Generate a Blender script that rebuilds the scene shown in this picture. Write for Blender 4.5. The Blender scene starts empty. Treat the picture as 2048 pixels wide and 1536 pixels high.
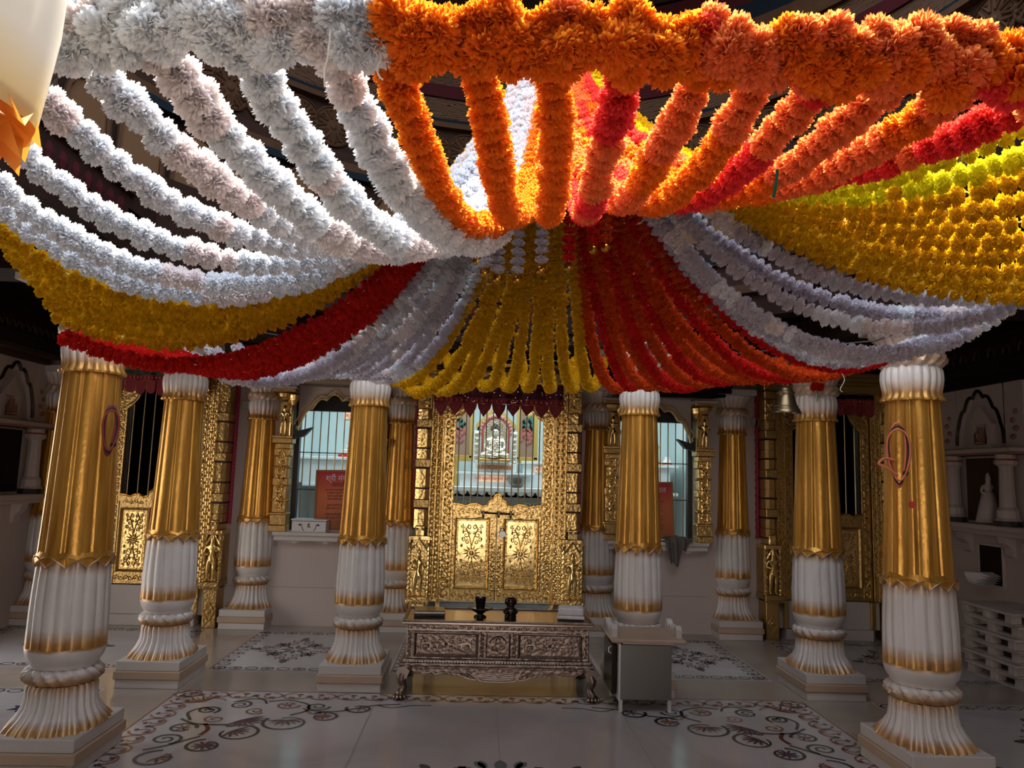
import bpy, math, random
from math import sin, cos, pi, radians, sqrt
from mathutils import Vector, Matrix, Quaternion
random.seed(7)
SC = bpy.context.scene
COL = SC.collection

# ------------------------------------------------------------------ camera, sky, lights, exposure
cam = bpy.data.objects.new('camera', bpy.data.cameras.new('camera'))
COL.objects.link(cam); SC.camera = cam
cam.data.sensor_width = 36; cam.data.lens = 1511 / 2048 * 36
cam.data.clip_start = .02
cam.matrix_world = Matrix(((0.998554817, -0.035050861, -0.040739591, 0), (-0.044639319, -0.118819365, -0.991911936, 0),
                           (0.029926715, 0.992297030, -0.120212296, 1.5), (0, 0, 0, 1)))
SC.view_settings.view_transform = 'Standard'; SC.view_settings.look = 'None'
SC.view_settings.gamma = 1; SC.view_settings.use_curve_mapping = False
SC.view_settings.exposure = 0.22
SC.cycles.max_bounces = 6; SC.cycles.diffuse_bounces = 3; SC.cycles.glossy_bounces = 3
SC.cycles.use_adaptive_sampling = True; SC.cycles.adaptive_threshold = .025
SC.cycles.transmission_bounces = 4; SC.cycles.transparent_max_bounces = 4
SC.cycles.sample_clamp_indirect = 6

W = bpy.data.worlds.new('world'); SC.world = W; W.use_nodes = True
wn = W.node_tree.nodes; wl = W.node_tree.links
bg = wn['Background']; bg.inputs[1].default_value = 3.9
tc = wn.new('ShaderNodeTexCoord'); sx = wn.new('ShaderNodeSeparateXYZ'); rp = wn.new('ShaderNodeValToRGB')
wl.new(tc.outputs['Generated'], sx.inputs[0]); wl.new(sx.outputs['Z'], rp.inputs[0]); wl.new(rp.outputs[0], bg.inputs[0])
rp.color_ramp.elements[0].position = 0.0; rp.color_ramp.elements[0].color = (.95, .84, .74, 1)
rp.color_ramp.elements[1].position = 0.8; rp.color_ramp.elements[1].color = (.78, .88, 1.0, 1)

def lamp(name, kind, loc, energy, color, size=None, size_y=None, target=None, spread=None):
    d = bpy.data.lights.new(name, kind); o = bpy.data.objects.new(name, d); COL.objects.link(o)
    o.location = loc; d.energy = energy; d.color = color
    if kind == 'AREA':
        d.shape = 'RECTANGLE'; d.size = size; d.size_y = size_y or size
        if spread: d.spread = spread
    if target is not None:
        o.rotation_euler = (Vector(target) - Vector(loc)).to_track_quat('-Z', 'Y').to_euler()
    return o
sun = lamp('sun', 'SUN', (0, 6, 12), 12, (1.0, .86, .62), target=(0, 2.2, 0)); sun.data.angle = radians(2)
sun.rotation_euler = Vector((-.10, -.40, -1.0)).to_track_quat('-Z', 'Y').to_euler()
lamp('sanctum_lamp', 'AREA', (.2, 8.9, 2.95), 64, (.78, .95, 1.0), 5.2, 1.0, target=(.2, 8.9, 0))

# ------------------------------------------------------------------ materials
MATS = {}
def new_mat(name):
    m = bpy.data.materials.new(name); m.use_nodes = True
    return m, m.node_tree.nodes, m.node_tree.links, m.node_tree.nodes['Principled BSDF']
def N(ns, t, **kw):
    n = ns.new('ShaderNode' + t)
    for k, v in kw.items():
        if k in n.inputs.keys(): n.inputs[k].default_value = v
        else: setattr(n, k, v)
    return n
def noise_bump(ns, ls, b, scale, strength, dist=.01, detail=4, kind='NOISE', coord='Object', dist_metric=None):
    t = ns.new('ShaderNodeTexCoord')
    if kind == 'NOISE': n = N(ns, 'TexNoise', Scale=scale, Detail=detail); out = n.outputs[0]
    elif kind == 'VORONOI': n = N(ns, 'TexVoronoi', Scale=scale); n.feature = 'SMOOTH_F1'; out = n.outputs[0]
    ls.new(t.outputs[coord], n.inputs['Vector'])
    bp = N(ns, 'Bump', Strength=strength, Distance=dist)
    ls.new(out, bp.inputs['Height']); ls.new(bp.outputs[0], b.inputs['Normal'])
    return n, bp
def mat(name, col, rough=.5, metal=0.0, bump=None, var=None, spec=None, emit=None, trans=None):
    """bump = (scale, strength, dist, kind); var = (scale, other colour, contrast)"""
    if name in MATS: return MATS[name]
    m, ns, ls, b = new_mat(name)
    b.inputs['Base Color'].default_value = (*col, 1); b.inputs['Roughness'].default_value = rough
    b.inputs['Metallic'].default_value = metal
    if spec is not None: b.inputs['Specular IOR Level'].default_value = spec
    if emit: b.inputs['Emission Color'].default_value = (*emit[0], 1); b.inputs['Emission Strength'].default_value = emit[1]
    if bump: noise_bump(ns, ls, b, bump[0], bump[1], bump[2], kind=bump[3] if len(bump) > 3 else 'NOISE')
    if var:
        t = ns.new('ShaderNodeTexCoord'); n = N(ns, 'TexNoise', Scale=var[0], Detail=6.0)
        r = ns.new('ShaderNodeValToRGB'); ls.new(t.outputs['Object'], n.inputs['Vector']); ls.new(n.outputs[0], r.inputs[0])
        r.color_ramp.elements[0].position = .5 - var[2]; r.color_ramp.elements[1].position = .5 + var[2]
        r.color_ramp.elements[0].color = (*col, 1); r.color_ramp.elements[1].color = (*var[1], 1)
        ls.new(r.outputs[0], b.inputs['Base Color'])
    if trans:
        tr = N(ns, 'BsdfTranslucent'); tr.inputs[0].default_value = (*trans[0], 1)
        mx = N(ns, 'MixShader'); mx.inputs[0].default_value = trans[1]
        ls.new(b.outputs[0], mx.inputs[1]); ls.new(tr.outputs[0], mx.inputs[2])
        ls.new(mx.outputs[0], ns['Material Output'].inputs[0])
    MATS[name] = m
    return m

def column_paint():
    """white marble brushed with gold paint at fixed heights on the column (z = height above the floor)"""
    m, ns, ls, b = new_mat('gilded_marble')
    t = ns.new('ShaderNodeTexCoord'); s = ns.new('ShaderNodeSeparateXYZ'); ls.new(t.outputs['Object'], s.inputs[0])
    nz = N(ns, 'TexNoise', Scale=14.0, Detail=5.0); ls.new(t.outputs['Object'], nz.inputs['Vector'])
    m1 = N(ns, 'Math', operation='MULTIPLY_ADD'); m1.inputs[1].default_value = .035; ls.new(nz.outputs[0], m1.inputs[0]); ls.new(s.outputs['Z'], m1.inputs[2])
    m2 = N(ns, 'Math', operation='DIVIDE'); ls.new(m1.outputs[0], m2.inputs[0]); m2.inputs[1].default_value = 2.5
    r = ns.new('ShaderNodeValToRGB'); ls.new(m2.outputs[0], r.inputs[0])
    stops = [(.15, 1), (.20, .85), (.235, .05), (.325, .0), (.365, .5), (.405, .9), (.425, .5), (.45, 0), (.552, 0), (.562, 1), (.60, .9), (.625, .55),
             (.665, .0), (.93, 0), (.985, .7), (1.02, 1), (1.98, 1), (2.015, .95), (2.085, .05), (2.16, .0), (2.195, .7), (2.24, .45), (2.29, .3), (2.36, .0)]
    cr = r.color_ramp
    while len(cr.elements) < len(stops): cr.elements.new(.5)
    for e, (z, v) in zip(cr.elements, stops): e.position = (z + .017) / 2.5; e.color = (v, v, v, 1)
    n2 = N(ns, 'TexNoise', Scale=3.0, Detail=8.0); ls.new(t.outputs['Object'], n2.inputs['Vector'])
    rm = ns.new('ShaderNodeValToRGB'); ls.new(n2.outputs[0], rm.inputs[0])
    rm.color_ramp.elements[0].position = .35; rm.color_ramp.elements[0].color = (.60, .54, .50, 1)
    rm.color_ramp.elements[1].position = .65; rm.color_ramp.elements[1].color = (.70, .65, .62, 1)
    rg = ns.new('ShaderNodeValToRGB'); ls.new(nz.outputs[0], rg.inputs[0])
    rg.color_ramp.elements[0].position = .35; rg.color_ramp.elements[0].color = (.36, .16, .030, 1)
    rg.color_ramp.elements[1].position = .7; rg.color_ramp.elements[1].color = (.60, .31, .06, 1)
    mx = N(ns, 'Mix'); mx.data_type = 'RGBA'
    ls.new(r.outputs[0], mx.inputs[0]); ls.new(rm.outputs[0], mx.inputs[6]); ls.new(rg.outputs[0], mx.inputs[7])
    ls.new(mx.outputs[2], b.inputs['Base Color'])
    mm = N(ns, 'Math', operation='MULTIPLY'); mm.inputs[1].default_value = .45; ls.new(r.outputs[0], mm.inputs[0]); ls.new(mm.outputs[0], b.inputs['Metallic'])
    b.inputs['Roughness'].default_value = .38
    bp = N(ns, 'Bump', Strength=.25, Distance=.004); ls.new(nz.outputs[0], bp.inputs['Height']); ls.new(bp.outputs[0], b.inputs['Normal'])
    return m
def shaft_gold():
    m, ns, ls, b = new_mat('gold_paint')
    t = ns.new('ShaderNodeTexCoord'); mp = N(ns, 'Mapping'); mp.inputs['Scale'].default_value = (22, 22, 2.2)
    ls.new(t.outputs['Object'], mp.inputs[0]); n = N(ns, 'TexNoise', Scale=1.0, Detail=6.0); ls.new(mp.outputs[0], n.inputs['Vector'])
    r = ns.new('ShaderNodeValToRGB'); ls.new(n.outputs[0], r.inputs[0])
    r.color_ramp.elements[0].position = .3; r.color_ramp.elements[0].color = (.40, .17, .02, 1)
    r.color_ramp.elements[1].position = .75; r.color_ramp.elements[1].color = (.76, .41, .08, 1)
    ls.new(r.outputs[0], b.inputs['Base Color']); b.inputs['Metallic'].default_value = .6; b.inputs['Roughness'].default_value = .30
    n2 = N(ns, 'TexNoise', Scale=30.0, Detail=4.0); ls.new(t.outputs['Object'], n2.inputs['Vector'])
    bp = N(ns, 'Bump', Strength=.35, Distance=.006); ls.new(n2.outputs[0], bp.inputs['Height']); ls.new(bp.outputs[0], b.inputs['Normal'])
    return m
def frieze_mat(name, c0, c1, c2, scale=(3, 3, 9)):
    """painted band: scroll-like blotches in two colours"""
    m, ns, ls, b = new_mat(name)
    t = ns.new('ShaderNodeTexCoord'); mp = N(ns, 'Mapping'); mp.inputs['Scale'].default_value = scale
    ls.new(t.outputs['Object'], mp.inputs[0])
    w = N(ns, 'TexVoronoi', Scale=3.0); ls.new(mp.outputs[0], w.inputs['Vector'])
    wv = N(ns, 'TexWave', Scale=2.2, Distortion=9.0, Detail=2.0); wv.wave_type = 'RINGS'; ls.new(mp.outputs[0], wv.inputs['Vector'])
    r = ns.new('ShaderNodeValToRGB'); ls.new(wv.outputs[0], r.inputs[0]); r.color_ramp.interpolation = 'CONSTANT'
    r.color_ramp.elements[0].color = (*c0, 1); r.color_ramp.elements[1].position = .55; r.color_ramp.elements[1].color = (*c1, 1)
    e = r.color_ramp.elements.new(.8); e.color = (*c2, 1)
    ls.new(r.outputs[0], b.inputs['Base Color']); b.inputs['Roughness'].default_value = .8; b.inputs['Specular IOR Level'].default_value = .12
    MATS[name] = m
    return m
def floor_marble(name, a, c, rough):
    m, ns, ls, b = new_mat(name)
    t = ns.new('ShaderNodeTexCoord'); n = N(ns, 'TexNoise', Scale=1.1, Detail=9.0, Distortion=1.2); ls.new(t.outputs['Object'], n.inputs['Vector'])
    r = ns.new('ShaderNodeValToRGB'); ls.new(n.outputs[0], r.inputs[0])
    r.color_ramp.elements[0].position = .38; r.color_ramp.elements[0].color = (*c, 1)
    r.color_ramp.elements[1].position = .6; r.color_ramp.elements[1].color = (*a, 1)
    ls.new(r.outputs[0], b.inputs['Base Color']); b.inputs['Roughness'].default_value = rough
    n2 = N(ns, 'TexNoise', Scale=5.0, Detail=3.0); ls.new(t.outputs['Object'], n2.inputs['Vector'])
    bp = N(ns, 'Bump', Strength=.04, Distance=.02); ls.new(n2.outputs[0], bp.inputs['Height']); ls.new(bp.outputs[0], b.inputs['Normal'])
    MATS[name] = m
    return m
M_COL = column_paint(); M_SHAFT = shaft_gold()
M_FLOOR = floor_marble('floor_marble', (.56, .51, .50), (.46, .42, .41), .13)
M_STRIP = floor_marble('tan_marble', (.40, .32, .265), (.33, .265, .22), .15)
M_MARB = mat('marble', (.60, .54, .50), .4, bump=(4, .1, .01), var=(2, (.53, .47, .43), .2))
M_TANM = mat('tan_marble_slab', (.48, .34, .24), .4, var=(3, (.42, .29, .20), .2))
M_WALL = mat('wall_marble', (.50, .41, .37), .5, var=(1.2, (.43, .35, .32), .25))
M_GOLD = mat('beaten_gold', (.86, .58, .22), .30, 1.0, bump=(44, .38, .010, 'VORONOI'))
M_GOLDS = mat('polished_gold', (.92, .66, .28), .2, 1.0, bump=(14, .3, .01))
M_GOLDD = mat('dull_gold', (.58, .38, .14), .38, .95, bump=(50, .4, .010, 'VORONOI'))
M_GROOVE = mat('dark_groove', (.06, .03, .015), .6, .3)
M_BAR = mat('brass_bar', (.55, .40, .22), .35, .9)
M_SILV = mat('chased_silver', (.25, .18, .15), .38, 1.0, bump=(46, .35, .010, 'VORONOI'))
M_SILVP = mat('polished_silver', (.38, .30, .25), .22, 1.0)
M_STEEL = mat('steel', (.21, .20, .18), .38, .9, bump=(6, .1, .01))
M_STEELB = mat('bright_steel', (.70, .68, .69), .35, .5)
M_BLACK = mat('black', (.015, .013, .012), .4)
M_BRONZ = mat('bronze', (.20, .14, .08), .35, .9, bump=(20, .2, .005))
M_DARKM = mat('dark_brass', (.05, .035, .025), .2, .8)
M_MAROON = mat('maroon_cloth', (.17, .012, .02), .8, bump=(70, .9, .01, 'VORONOI'), var=(45, (.05, .01, .03), .08))
M_CRIM = mat('crimson_cloth', (.30, .02, .025), .75, bump=(50, .5, .005), var=(60, (.22, .015, .03), .15))
M_THRM = mat('red_stitch', (.50, .10, .08), .7)
M_SEQ = mat('sequin', (.9, .85, .8), .1, 1.0)
M_PINK = mat('pink_ribbon', (.42, .02, .08), .6)
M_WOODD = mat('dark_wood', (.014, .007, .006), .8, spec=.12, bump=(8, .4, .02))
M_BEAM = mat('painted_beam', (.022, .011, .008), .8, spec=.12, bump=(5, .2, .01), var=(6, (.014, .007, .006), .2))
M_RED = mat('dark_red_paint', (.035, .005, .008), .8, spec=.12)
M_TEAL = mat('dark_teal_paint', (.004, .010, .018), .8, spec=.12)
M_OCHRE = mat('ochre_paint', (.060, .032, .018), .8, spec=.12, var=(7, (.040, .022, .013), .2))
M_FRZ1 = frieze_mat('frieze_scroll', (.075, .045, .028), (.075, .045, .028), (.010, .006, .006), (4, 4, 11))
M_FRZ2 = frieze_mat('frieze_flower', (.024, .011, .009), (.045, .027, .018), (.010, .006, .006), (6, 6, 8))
M_GREENB = mat('green_paint', (.02, .06, .04), .6)
M_SHR = mat('shrine_marble', (.80, .86, .86), .35)
M_SHRD = mat('shrine_grey', (.28, .31, .30), .5)
M_TILE = mat('shrine_tile', (.62, .74, .74), .3)
M_YEL = mat('yellow_frame', (.55, .38, .09), .5)
M_IDOL = mat('idol_silver', (.80, .76, .62), .25, .9, bump=(60, .8, .01, 'VORONOI'))
M_IDOLW = mat('white_idol', (.85, .84, .80), .3)
M_SIGN = mat('sign_board', (.95, .62, .42), .5, emit=((1, .55, .35), .25))
M_SIGNR = mat('sign_red', (.55, .02, .015), .5)
M_INK = mat('ink', (.03, .015, .02), .6)
M_PAPER = mat('paper', (.72, .66, .66), .7, var=(20, (.62, .56, .56), .2))
M_WOOD = mat('pallet_wood', (.50, .42, .37), .7, bump=(12, .4, .01), var=(4, (.40, .33, .29), .2))
M_FRAME = mat('picture_frame', (.34, .17, .06), .35, .4)
M_CLOTH = mat('grey_cloth', (.12, .10, .09), .9, bump=(30, .4, .01))
M_WIRE = mat('wire', (.05, .05, .05), .5)
M_THREAD = mat('thread', (.8, .75, .72), .7)
M_ROPER = mat('red_cord', (.22, .03, .02), .6)
M_ROPEO = mat('orange_cord', (.62, .16, .06), .5)
M_CORDB = mat('black_cord', (.02, .012, .015), .5)
M_IT = mat('inlay_teal', (.022, .038, .038), .25)
M_IR = mat('inlay_rust', (.26, .11, .06), .25)
M_IM = mat('inlay_maroon', (.13, .02, .022), .25)
M_IB = mat('inlay_blue', (.04, .05, .12), .25)
M_ILINE = mat('inlay_line', (.28, .14, .09), .25)
M_JOINT = mat('floor_joint', (.22, .18, .17), .5)

# ------------------------------------------------------------------ mesh helpers
class MB:
    def __init__(s): s.v = []; s.f = []
    def add(s, vs, fs):
        o = len(s.v); s.v += [tuple(v) for v in vs]; s.f += [tuple(i + o for i in f) for f in fs]; return s
    def box(s, x0, x1, y0, y1, z0, z1, bev=0.0):
        if bev > 0:
            b = bev; lo, hi = (x0, y0, z0), (x1, y1, z1)
            vs = []; idx = {}
            for cx in (0, 1):
                for cy in (0, 1):
                    for cz in (0, 1):
                        c = [(lo, hi)[k][i] for i, k in enumerate((cx, cy, cz))]; sg = [1 - 2 * k for k in (cx, cy, cz)]
                        for ax in range(3):
                            p = [c[i] + (sg[i] * b if i != ax else 0) for i in range(3)]
                            idx[(cx, cy, cz, ax)] = len(vs); vs.append(p)
            fs = []
            for ax in range(3):
                o1, o2 = [i for i in range(3) if i != ax]
                for k in (0, 1):
                    q = []
                    for a_, b_ in ((0, 0), (1, 0), (1, 1), (0, 1)):
                        c = [0, 0, 0]; c[ax] = k; c[o1] = a_; c[o2] = b_; q.append(idx[(*c, ax)])
                    fs.append(q)
                for a_ in (0, 1):
                    for b_ in (0, 1):
                        c0 = [0, 0, 0]; c1 = [0, 0, 0]; c1[ax] = 1; c0[o1] = c1[o1] = a_; c0[o2] = c1[o2] = b_
                        fs.append((idx[(*c0, o1)], idx[(*c1, o1)], idx[(*c1, o2)], idx[(*c0, o2)]))
            for key in [(a_, b_, c_) for a_ in (0, 1) for b_ in (0, 1) for c_ in (0, 1)]:
                fs.append(tuple(idx[(*key, i)] for i in range(3)))
            return s.add(vs, fs)
        vs = [(x, y, z) for z in (z0, z1) for y in (y0, y1) for x in (x0, x1)]
        return s.add(vs, [(0, 1, 3, 2), (4, 6, 7, 5), (0, 4, 5, 1), (2, 3, 7, 6), (0, 2, 6, 4), (1, 5, 7, 3)])
    def prism(s, pts, fn, d0, d1):
        """polygon pts (2d); fn(u, v, d) -> 3d; extruded between d0 and d1"""
        n = len(pts)
        s.add([fn(u, v, d0) for u, v in pts] + [fn(u, v, d1) for u, v in pts],
              [tuple(range(n)), tuple(range(2 * n - 1, n - 1, -1))] + [(i, (i + 1) % n, n + (i + 1) % n, n + i) for i in range(n)])
        return s
    def lathe(s, prof, n=32, c=(0, 0, 0), rf=None, cap=True, ax='z'):
        """prof [(r, z)]; rf(theta, i, r, z) -> (x, y, z) override"""
        vs = []
        for i, (r, z) in enumerate(prof):
            for k in range(n):
                t = 2 * pi * k / n
                if rf: x, y, zz = rf(t, i, r, z)
                else: x, y, zz = r * cos(t), r * sin(t), z
                if ax == 'y': x, y, zz = x, zz, y
                if ax == 'x': x, y, zz = zz, x, y
                vs.append((c[0] + x, c[1] + y, c[2] + zz))
        fs = [(i * n + k, i * n + (k + 1) % n, (i + 1) * n + (k + 1) % n, (i + 1) * n + k) for i in range(len(prof) - 1) for k in range(n)]
        if cap: fs += [tuple(range(n - 1, -1, -1)), tuple(range((len(prof) - 1) * n, len(prof) * n))]
        return s.add(vs, fs)
    def tube(s, pts, r, n=6, closed=False, taper=None):
        P = [Vector(p) for p in pts]; m = len(P); vs = []
        up = Vector((0, 0, 1)); prev = None
        for i, p in enumerate(P):
            if closed: t = P[(i + 1) % m] - P[i - 1]
            else: t = P[min(i + 1, m - 1)] - P[max(i - 1, 0)]
            t.normalize()
            if prev is None:
                a = t.cross(up) if abs(t.z) < .9 else t.cross(Vector((1, 0, 0)))
            else: a = prev - t * prev.dot(t)
            a.normalize(); prev = a; b = t.cross(a)
            rr = r * (taper(i / (m - 1)) if taper else 1)
            for k in range(n):
                q = 2 * pi * k / n; vs.append(p + a * (rr * cos(q)) + b * (rr * sin(q)))
        fs = [(i * n + k, i * n + (k + 1) % n, ((i + 1) % m) * n + (k + 1) % n, ((i + 1) % m) * n + k) for i in range(m if closed else m - 1) for k in range(n)]
        if not closed: fs += [tuple(range(n - 1, -1, -1)), tuple(range((m - 1) * n, m * n))]
        return s.add(vs, fs)
    def ball(s, c, r, n=10, m=7, sc=(1, 1, 1)):
        pr = [(max(1e-4, sin(pi * i / m)), -cos(pi * i / m)) for i in range(m + 1)]
        return s.lathe([(a * r, b * r) for a, b in pr], n, c, rf=lambda t, i, rr, z: (rr * cos(t) * sc[0], rr * sin(t) * sc[1], z * sc[2]))
    def ribbon(s, pts, w, z=.0015, closed=False):
        """flat ribbon on the floor"""
        m = len(pts); vs = []
        for i in range(m):
            a = pts[i - 1] if (i > 0 or closed) else pts[i]; b = pts[(i + 1) % m] if (i < m - 1 or closed) else pts[i]
            dx, dy = b[0] - a[0], b[1] - a[1]; l = math.hypot(dx, dy) or 1
            ww = w(i / (m - 1)) if callable(w) else w
            nx, ny = -dy / l * ww / 2, dx / l * ww / 2
            vs += [(pts[i][0] + nx, pts[i][1] + ny, z), (pts[i][0] - nx, pts[i][1] - ny, z)]
        fs = [(2 * i, 2 * i + 1, (2 * i + 3) % (2 * m), (2 * i + 2) % (2 * m)) for i in range(m if closed else m - 1)]
        return s.add(vs, fs)
    def poly(s, pts, z=.0015):
        return s.add([(x, y, z) for x, y in pts], [tuple(range(len(pts)))])
    def mesh(s, name, m=None, smooth=False):
        me = bpy.data.meshes.new(name); me.from_pydata(s.v, [], s.f); me.validate()
        if m: me.materials.append(m)
        if smooth:
            me.polygons.foreach_set('use_smooth', [True] * len(me.polygons))
        me.update(); return me
    def build(s, name, m, parent=None, smooth=False, loc=None, rot=None, label=None, kind=None):
        return link(name, s.mesh(name, m, smooth), parent, loc, rot, label, kind)
def link(name, me, parent=None, loc=None, rot=None, label=None, kind=None):
    o = bpy.data.objects.new(name, me); COL.objects.link(o); o.parent = parent
    if loc is not None: o.location = loc
    if rot is not None: o.rotation_euler = rot
    if label: o['label'] = label
    if kind: o['kind'] = kind
    return o
def thing(name, label, cat, loc=(0, 0, 0), rz=0, group=None):
    o = bpy.data.objects.new(name, None); COL.objects.link(o); o.location = loc; o.rotation_euler = (0, 0, rz)
    o.empty_display_size = .1
    return tag(o, label, cat, group)
def tag(o, label, cat, group=None):
    o['label'] = label; o['category'] = cat
    if group: o['group'] = group
    return o
def struct(name, mb, m, parent=None, smooth=False):
    o = mb.build(name, m, parent, smooth)
    if parent is None: o['kind'] = 'structure'
    return o
def smooth_angle(o, a=35):
    o.data.polygons.foreach_set('use_smooth', [True] * len(o.data.polygons))
    try: o.data.set_sharp_from_angle(angle=radians(a))
    except Exception: pass
    return o
def kids(o): return [c for c in bpy.data.objects if c.parent == o]
def bez(pts, n=16):
    """Catmull-Rom through points of any dimension"""
    P = [Vector(p) for p in pts]; P = [2 * P[0] - P[1]] + P + [2 * P[-1] - P[-2]]; out = []
    for i in range(1, len(P) - 2):
        for k in range(n):
            t = k / n; a, b, c, d = P[i - 1:i + 3]
            out.append(.5 * ((2 * b) + (c - a) * t + (2 * a - 5 * b + 4 * c - d) * t * t + (3 * b - a - 3 * c + d) * t ** 3))
    out.append(P[-2]); return out
def spiral(cx, cy, r0, turns, a0, sgn=1, n=26, rend=.12):
    return [(cx + r0 * (1 - (1 - rend) * i / n) * cos(a0 + sgn * turns * 2 * pi * i / n), cy + r0 * (1 - (1 - rend) * i / n) * sin(a0 + sgn * turns * 2 * pi * i / n)) for i in range(n + 1)]
def text_mesh(body, size, m, name='lettering', parent=None, loc=(0, 0, 0), rot=(pi / 2, 0, 0), ext=.0008, align='CENTER'):
    c = bpy.data.curves.new(name, 'FONT'); c.body = body; c.size = size; c.extrude = ext; c.align_x = align; c.align_y = 'CENTER'; c.resolution_u = 2
    o = bpy.data.objects.new(name, c); COL.objects.link(o); bpy.context.view_layer.update()
    me = bpy.data.meshes.new_from_object(o.evaluated_get(bpy.context.evaluated_depsgraph_get()))
    bpy.data.objects.remove(o); me.materials.clear(); me.materials.append(m)
    return link(name, me, parent, loc, rot)
def skin(name, joints, edges, m, parent=None, sub=1, loc=(0, 0, 0), rot=None):
    """joints: {key: (x, y, z, r)}; first key is the root"""
    ks = list(joints); me = bpy.data.meshes.new(name)
    me.from_pydata([joints[k][:3] for k in ks], [(ks.index(a), ks.index(b)) for a, b in edges], [])
    o = bpy.data.objects.new(name, me); COL.objects.link(o)
    o.modifiers.new('s', 'SKIN')
    if not me.skin_vertices: me.attributes.new  # layer is made by the modifier
    sv = me.skin_vertices[0].data
    for i, k in enumerate(ks): r = joints[k][3]; sv[i].radius = (r, r) if not isinstance(r, tuple) else r
    sv[0].use_root = True
    s_ = o.modifiers.new('u', 'SUBSURF'); s_.levels = sub
    bpy.context.view_layer.update()
    m2 = bpy.data.meshes.new_from_object(o.evaluated_get(bpy.context.evaluated_depsgraph_get()))
    bpy.data.objects.remove(o); m2.materials.clear(); m2.materials.append(m)
    m2.polygons.foreach_set('use_smooth', [True] * len(m2.polygons)); m2.name = name
    return link(name, m2, parent, loc, rot)

# ------------------------------------------------------------------ the setting: floor, walls, aisle roofs, painted drum
HX, HY = .195, 3.13          # middle of the hall
XL, XR, YB = -4.25, 4.54, 7.60
fl = struct('floor', MB().box(-9, 9, -6, 11, -.2, 0), M_FLOOR)
# tan marble strips round the square panels (laid flush, a millimetre proud)
sm = MB()
PX0, PX1, PY1 = -1.95, 2.30, 5.39
for x0, x1, y0, y1 in ((XL, XR, PY1, 5.9), (-2.44, PX0, -2, PY1), (PX1, 2.79, -2, PY1), (XL, XR, 7.32, YB), (-2.44, PX0, 5.9, 7.32), (-.96, -.62, 5.9, 7.32), (PX1, 2.79, 5.9, 7.32), (1.02, 1.36, 5.9, 7.32)):
    sm.add([(x0, y0, .0008), (x1, y0, .0008), (x1, y1, .0008), (x0, y1, .0008)], [(0, 1, 2, 3)])
sm.build('marble_strip', M_STRIP, fl)
jm = MB()
for xx in (-.62, .17, .98): jm.ribbon([(xx, -2), (xx, PY1 - .26)], .004, .001)
jm.ribbon([(PX0, 3.6), (PX1, 3.6)], .004, .001)
for yy in (6.6,): jm.ribbon([(XL, yy), (-2.44, yy)], .004, .001); jm.ribbon([(2.79, yy), (XR, yy)], .004, .001)
jm.build('marble_joint', M_JOINT, fl)

# walls: back wall in pieces round the doors and windows
WIN = ((-1.45, 'left'), (1.79, 'right')); WHW, WZ0, WZS, WZ1 = .40, .90, 1.80, 2.18
DOORS = ((-3.06, .52, 2.55), (.20, .66, 2.55), (3.48, .52, 2.55))
bw = MB(); cuts = sorted([(x - WHW, x + WHW, WZ0, 2.32) for x, _ in WIN] + [(x - h, x + h, .0, z) for x, h, z in DOORS])
px = XL
T = .34
for x0, x1, z0, z1 in cuts:
    bw.box(px, x0, YB, YB + T, 0, 3.0)
    if z0 > 0: bw.box(x0, x1, YB, YB + T, 0, z0)
    bw.box(x0, x1, YB, YB + T, z1, 3.0); px = x1
bw.box(px, XR, YB, YB + T, 0, 3.0)
wb = struct('wall_back', bw, M_WALL)
# wide joints of the wall slabs
j = MB()
for x0, x1 in ((-1.95, -1.02), (1.38, 2.33), (-2.42, -2.3), (2.75, 2.85)):
    j.box(x0, x1, YB - .0015, YB, .36, .364)
j.build('slab_joint', M_JOINT, wb)
lw = MB().box(XL - .3, XL, 6.15, YB + T, 0, 3.0); lw.box(XL - .3, XL, -4, 4.6, 0, 3.0); lw.box(XL - .3, XL, 4.6, 6.15, 2.1, 3.0); wl_ = struct('wall_left', lw, M_WALL)
fw = MB(); fw.box(-6, -.9, -4.2, -4.0, 0, 3.0); fw.box(1.2, 6, -4.2, -4.0, 0, 3.0); fw.box(-.9, 1.2, -4.2, -4.0, 2.3, 3.0); struct('wall_light_block', fw, M_WALL)  # unseen wall added to cut frontal light; its gap lights the golden door
rw = MB(); rw.box(XR, XR + .3, -4, YB + T, 0, 3.0); wr_ = struct('wall_right', rw, M_WALL)

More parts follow.
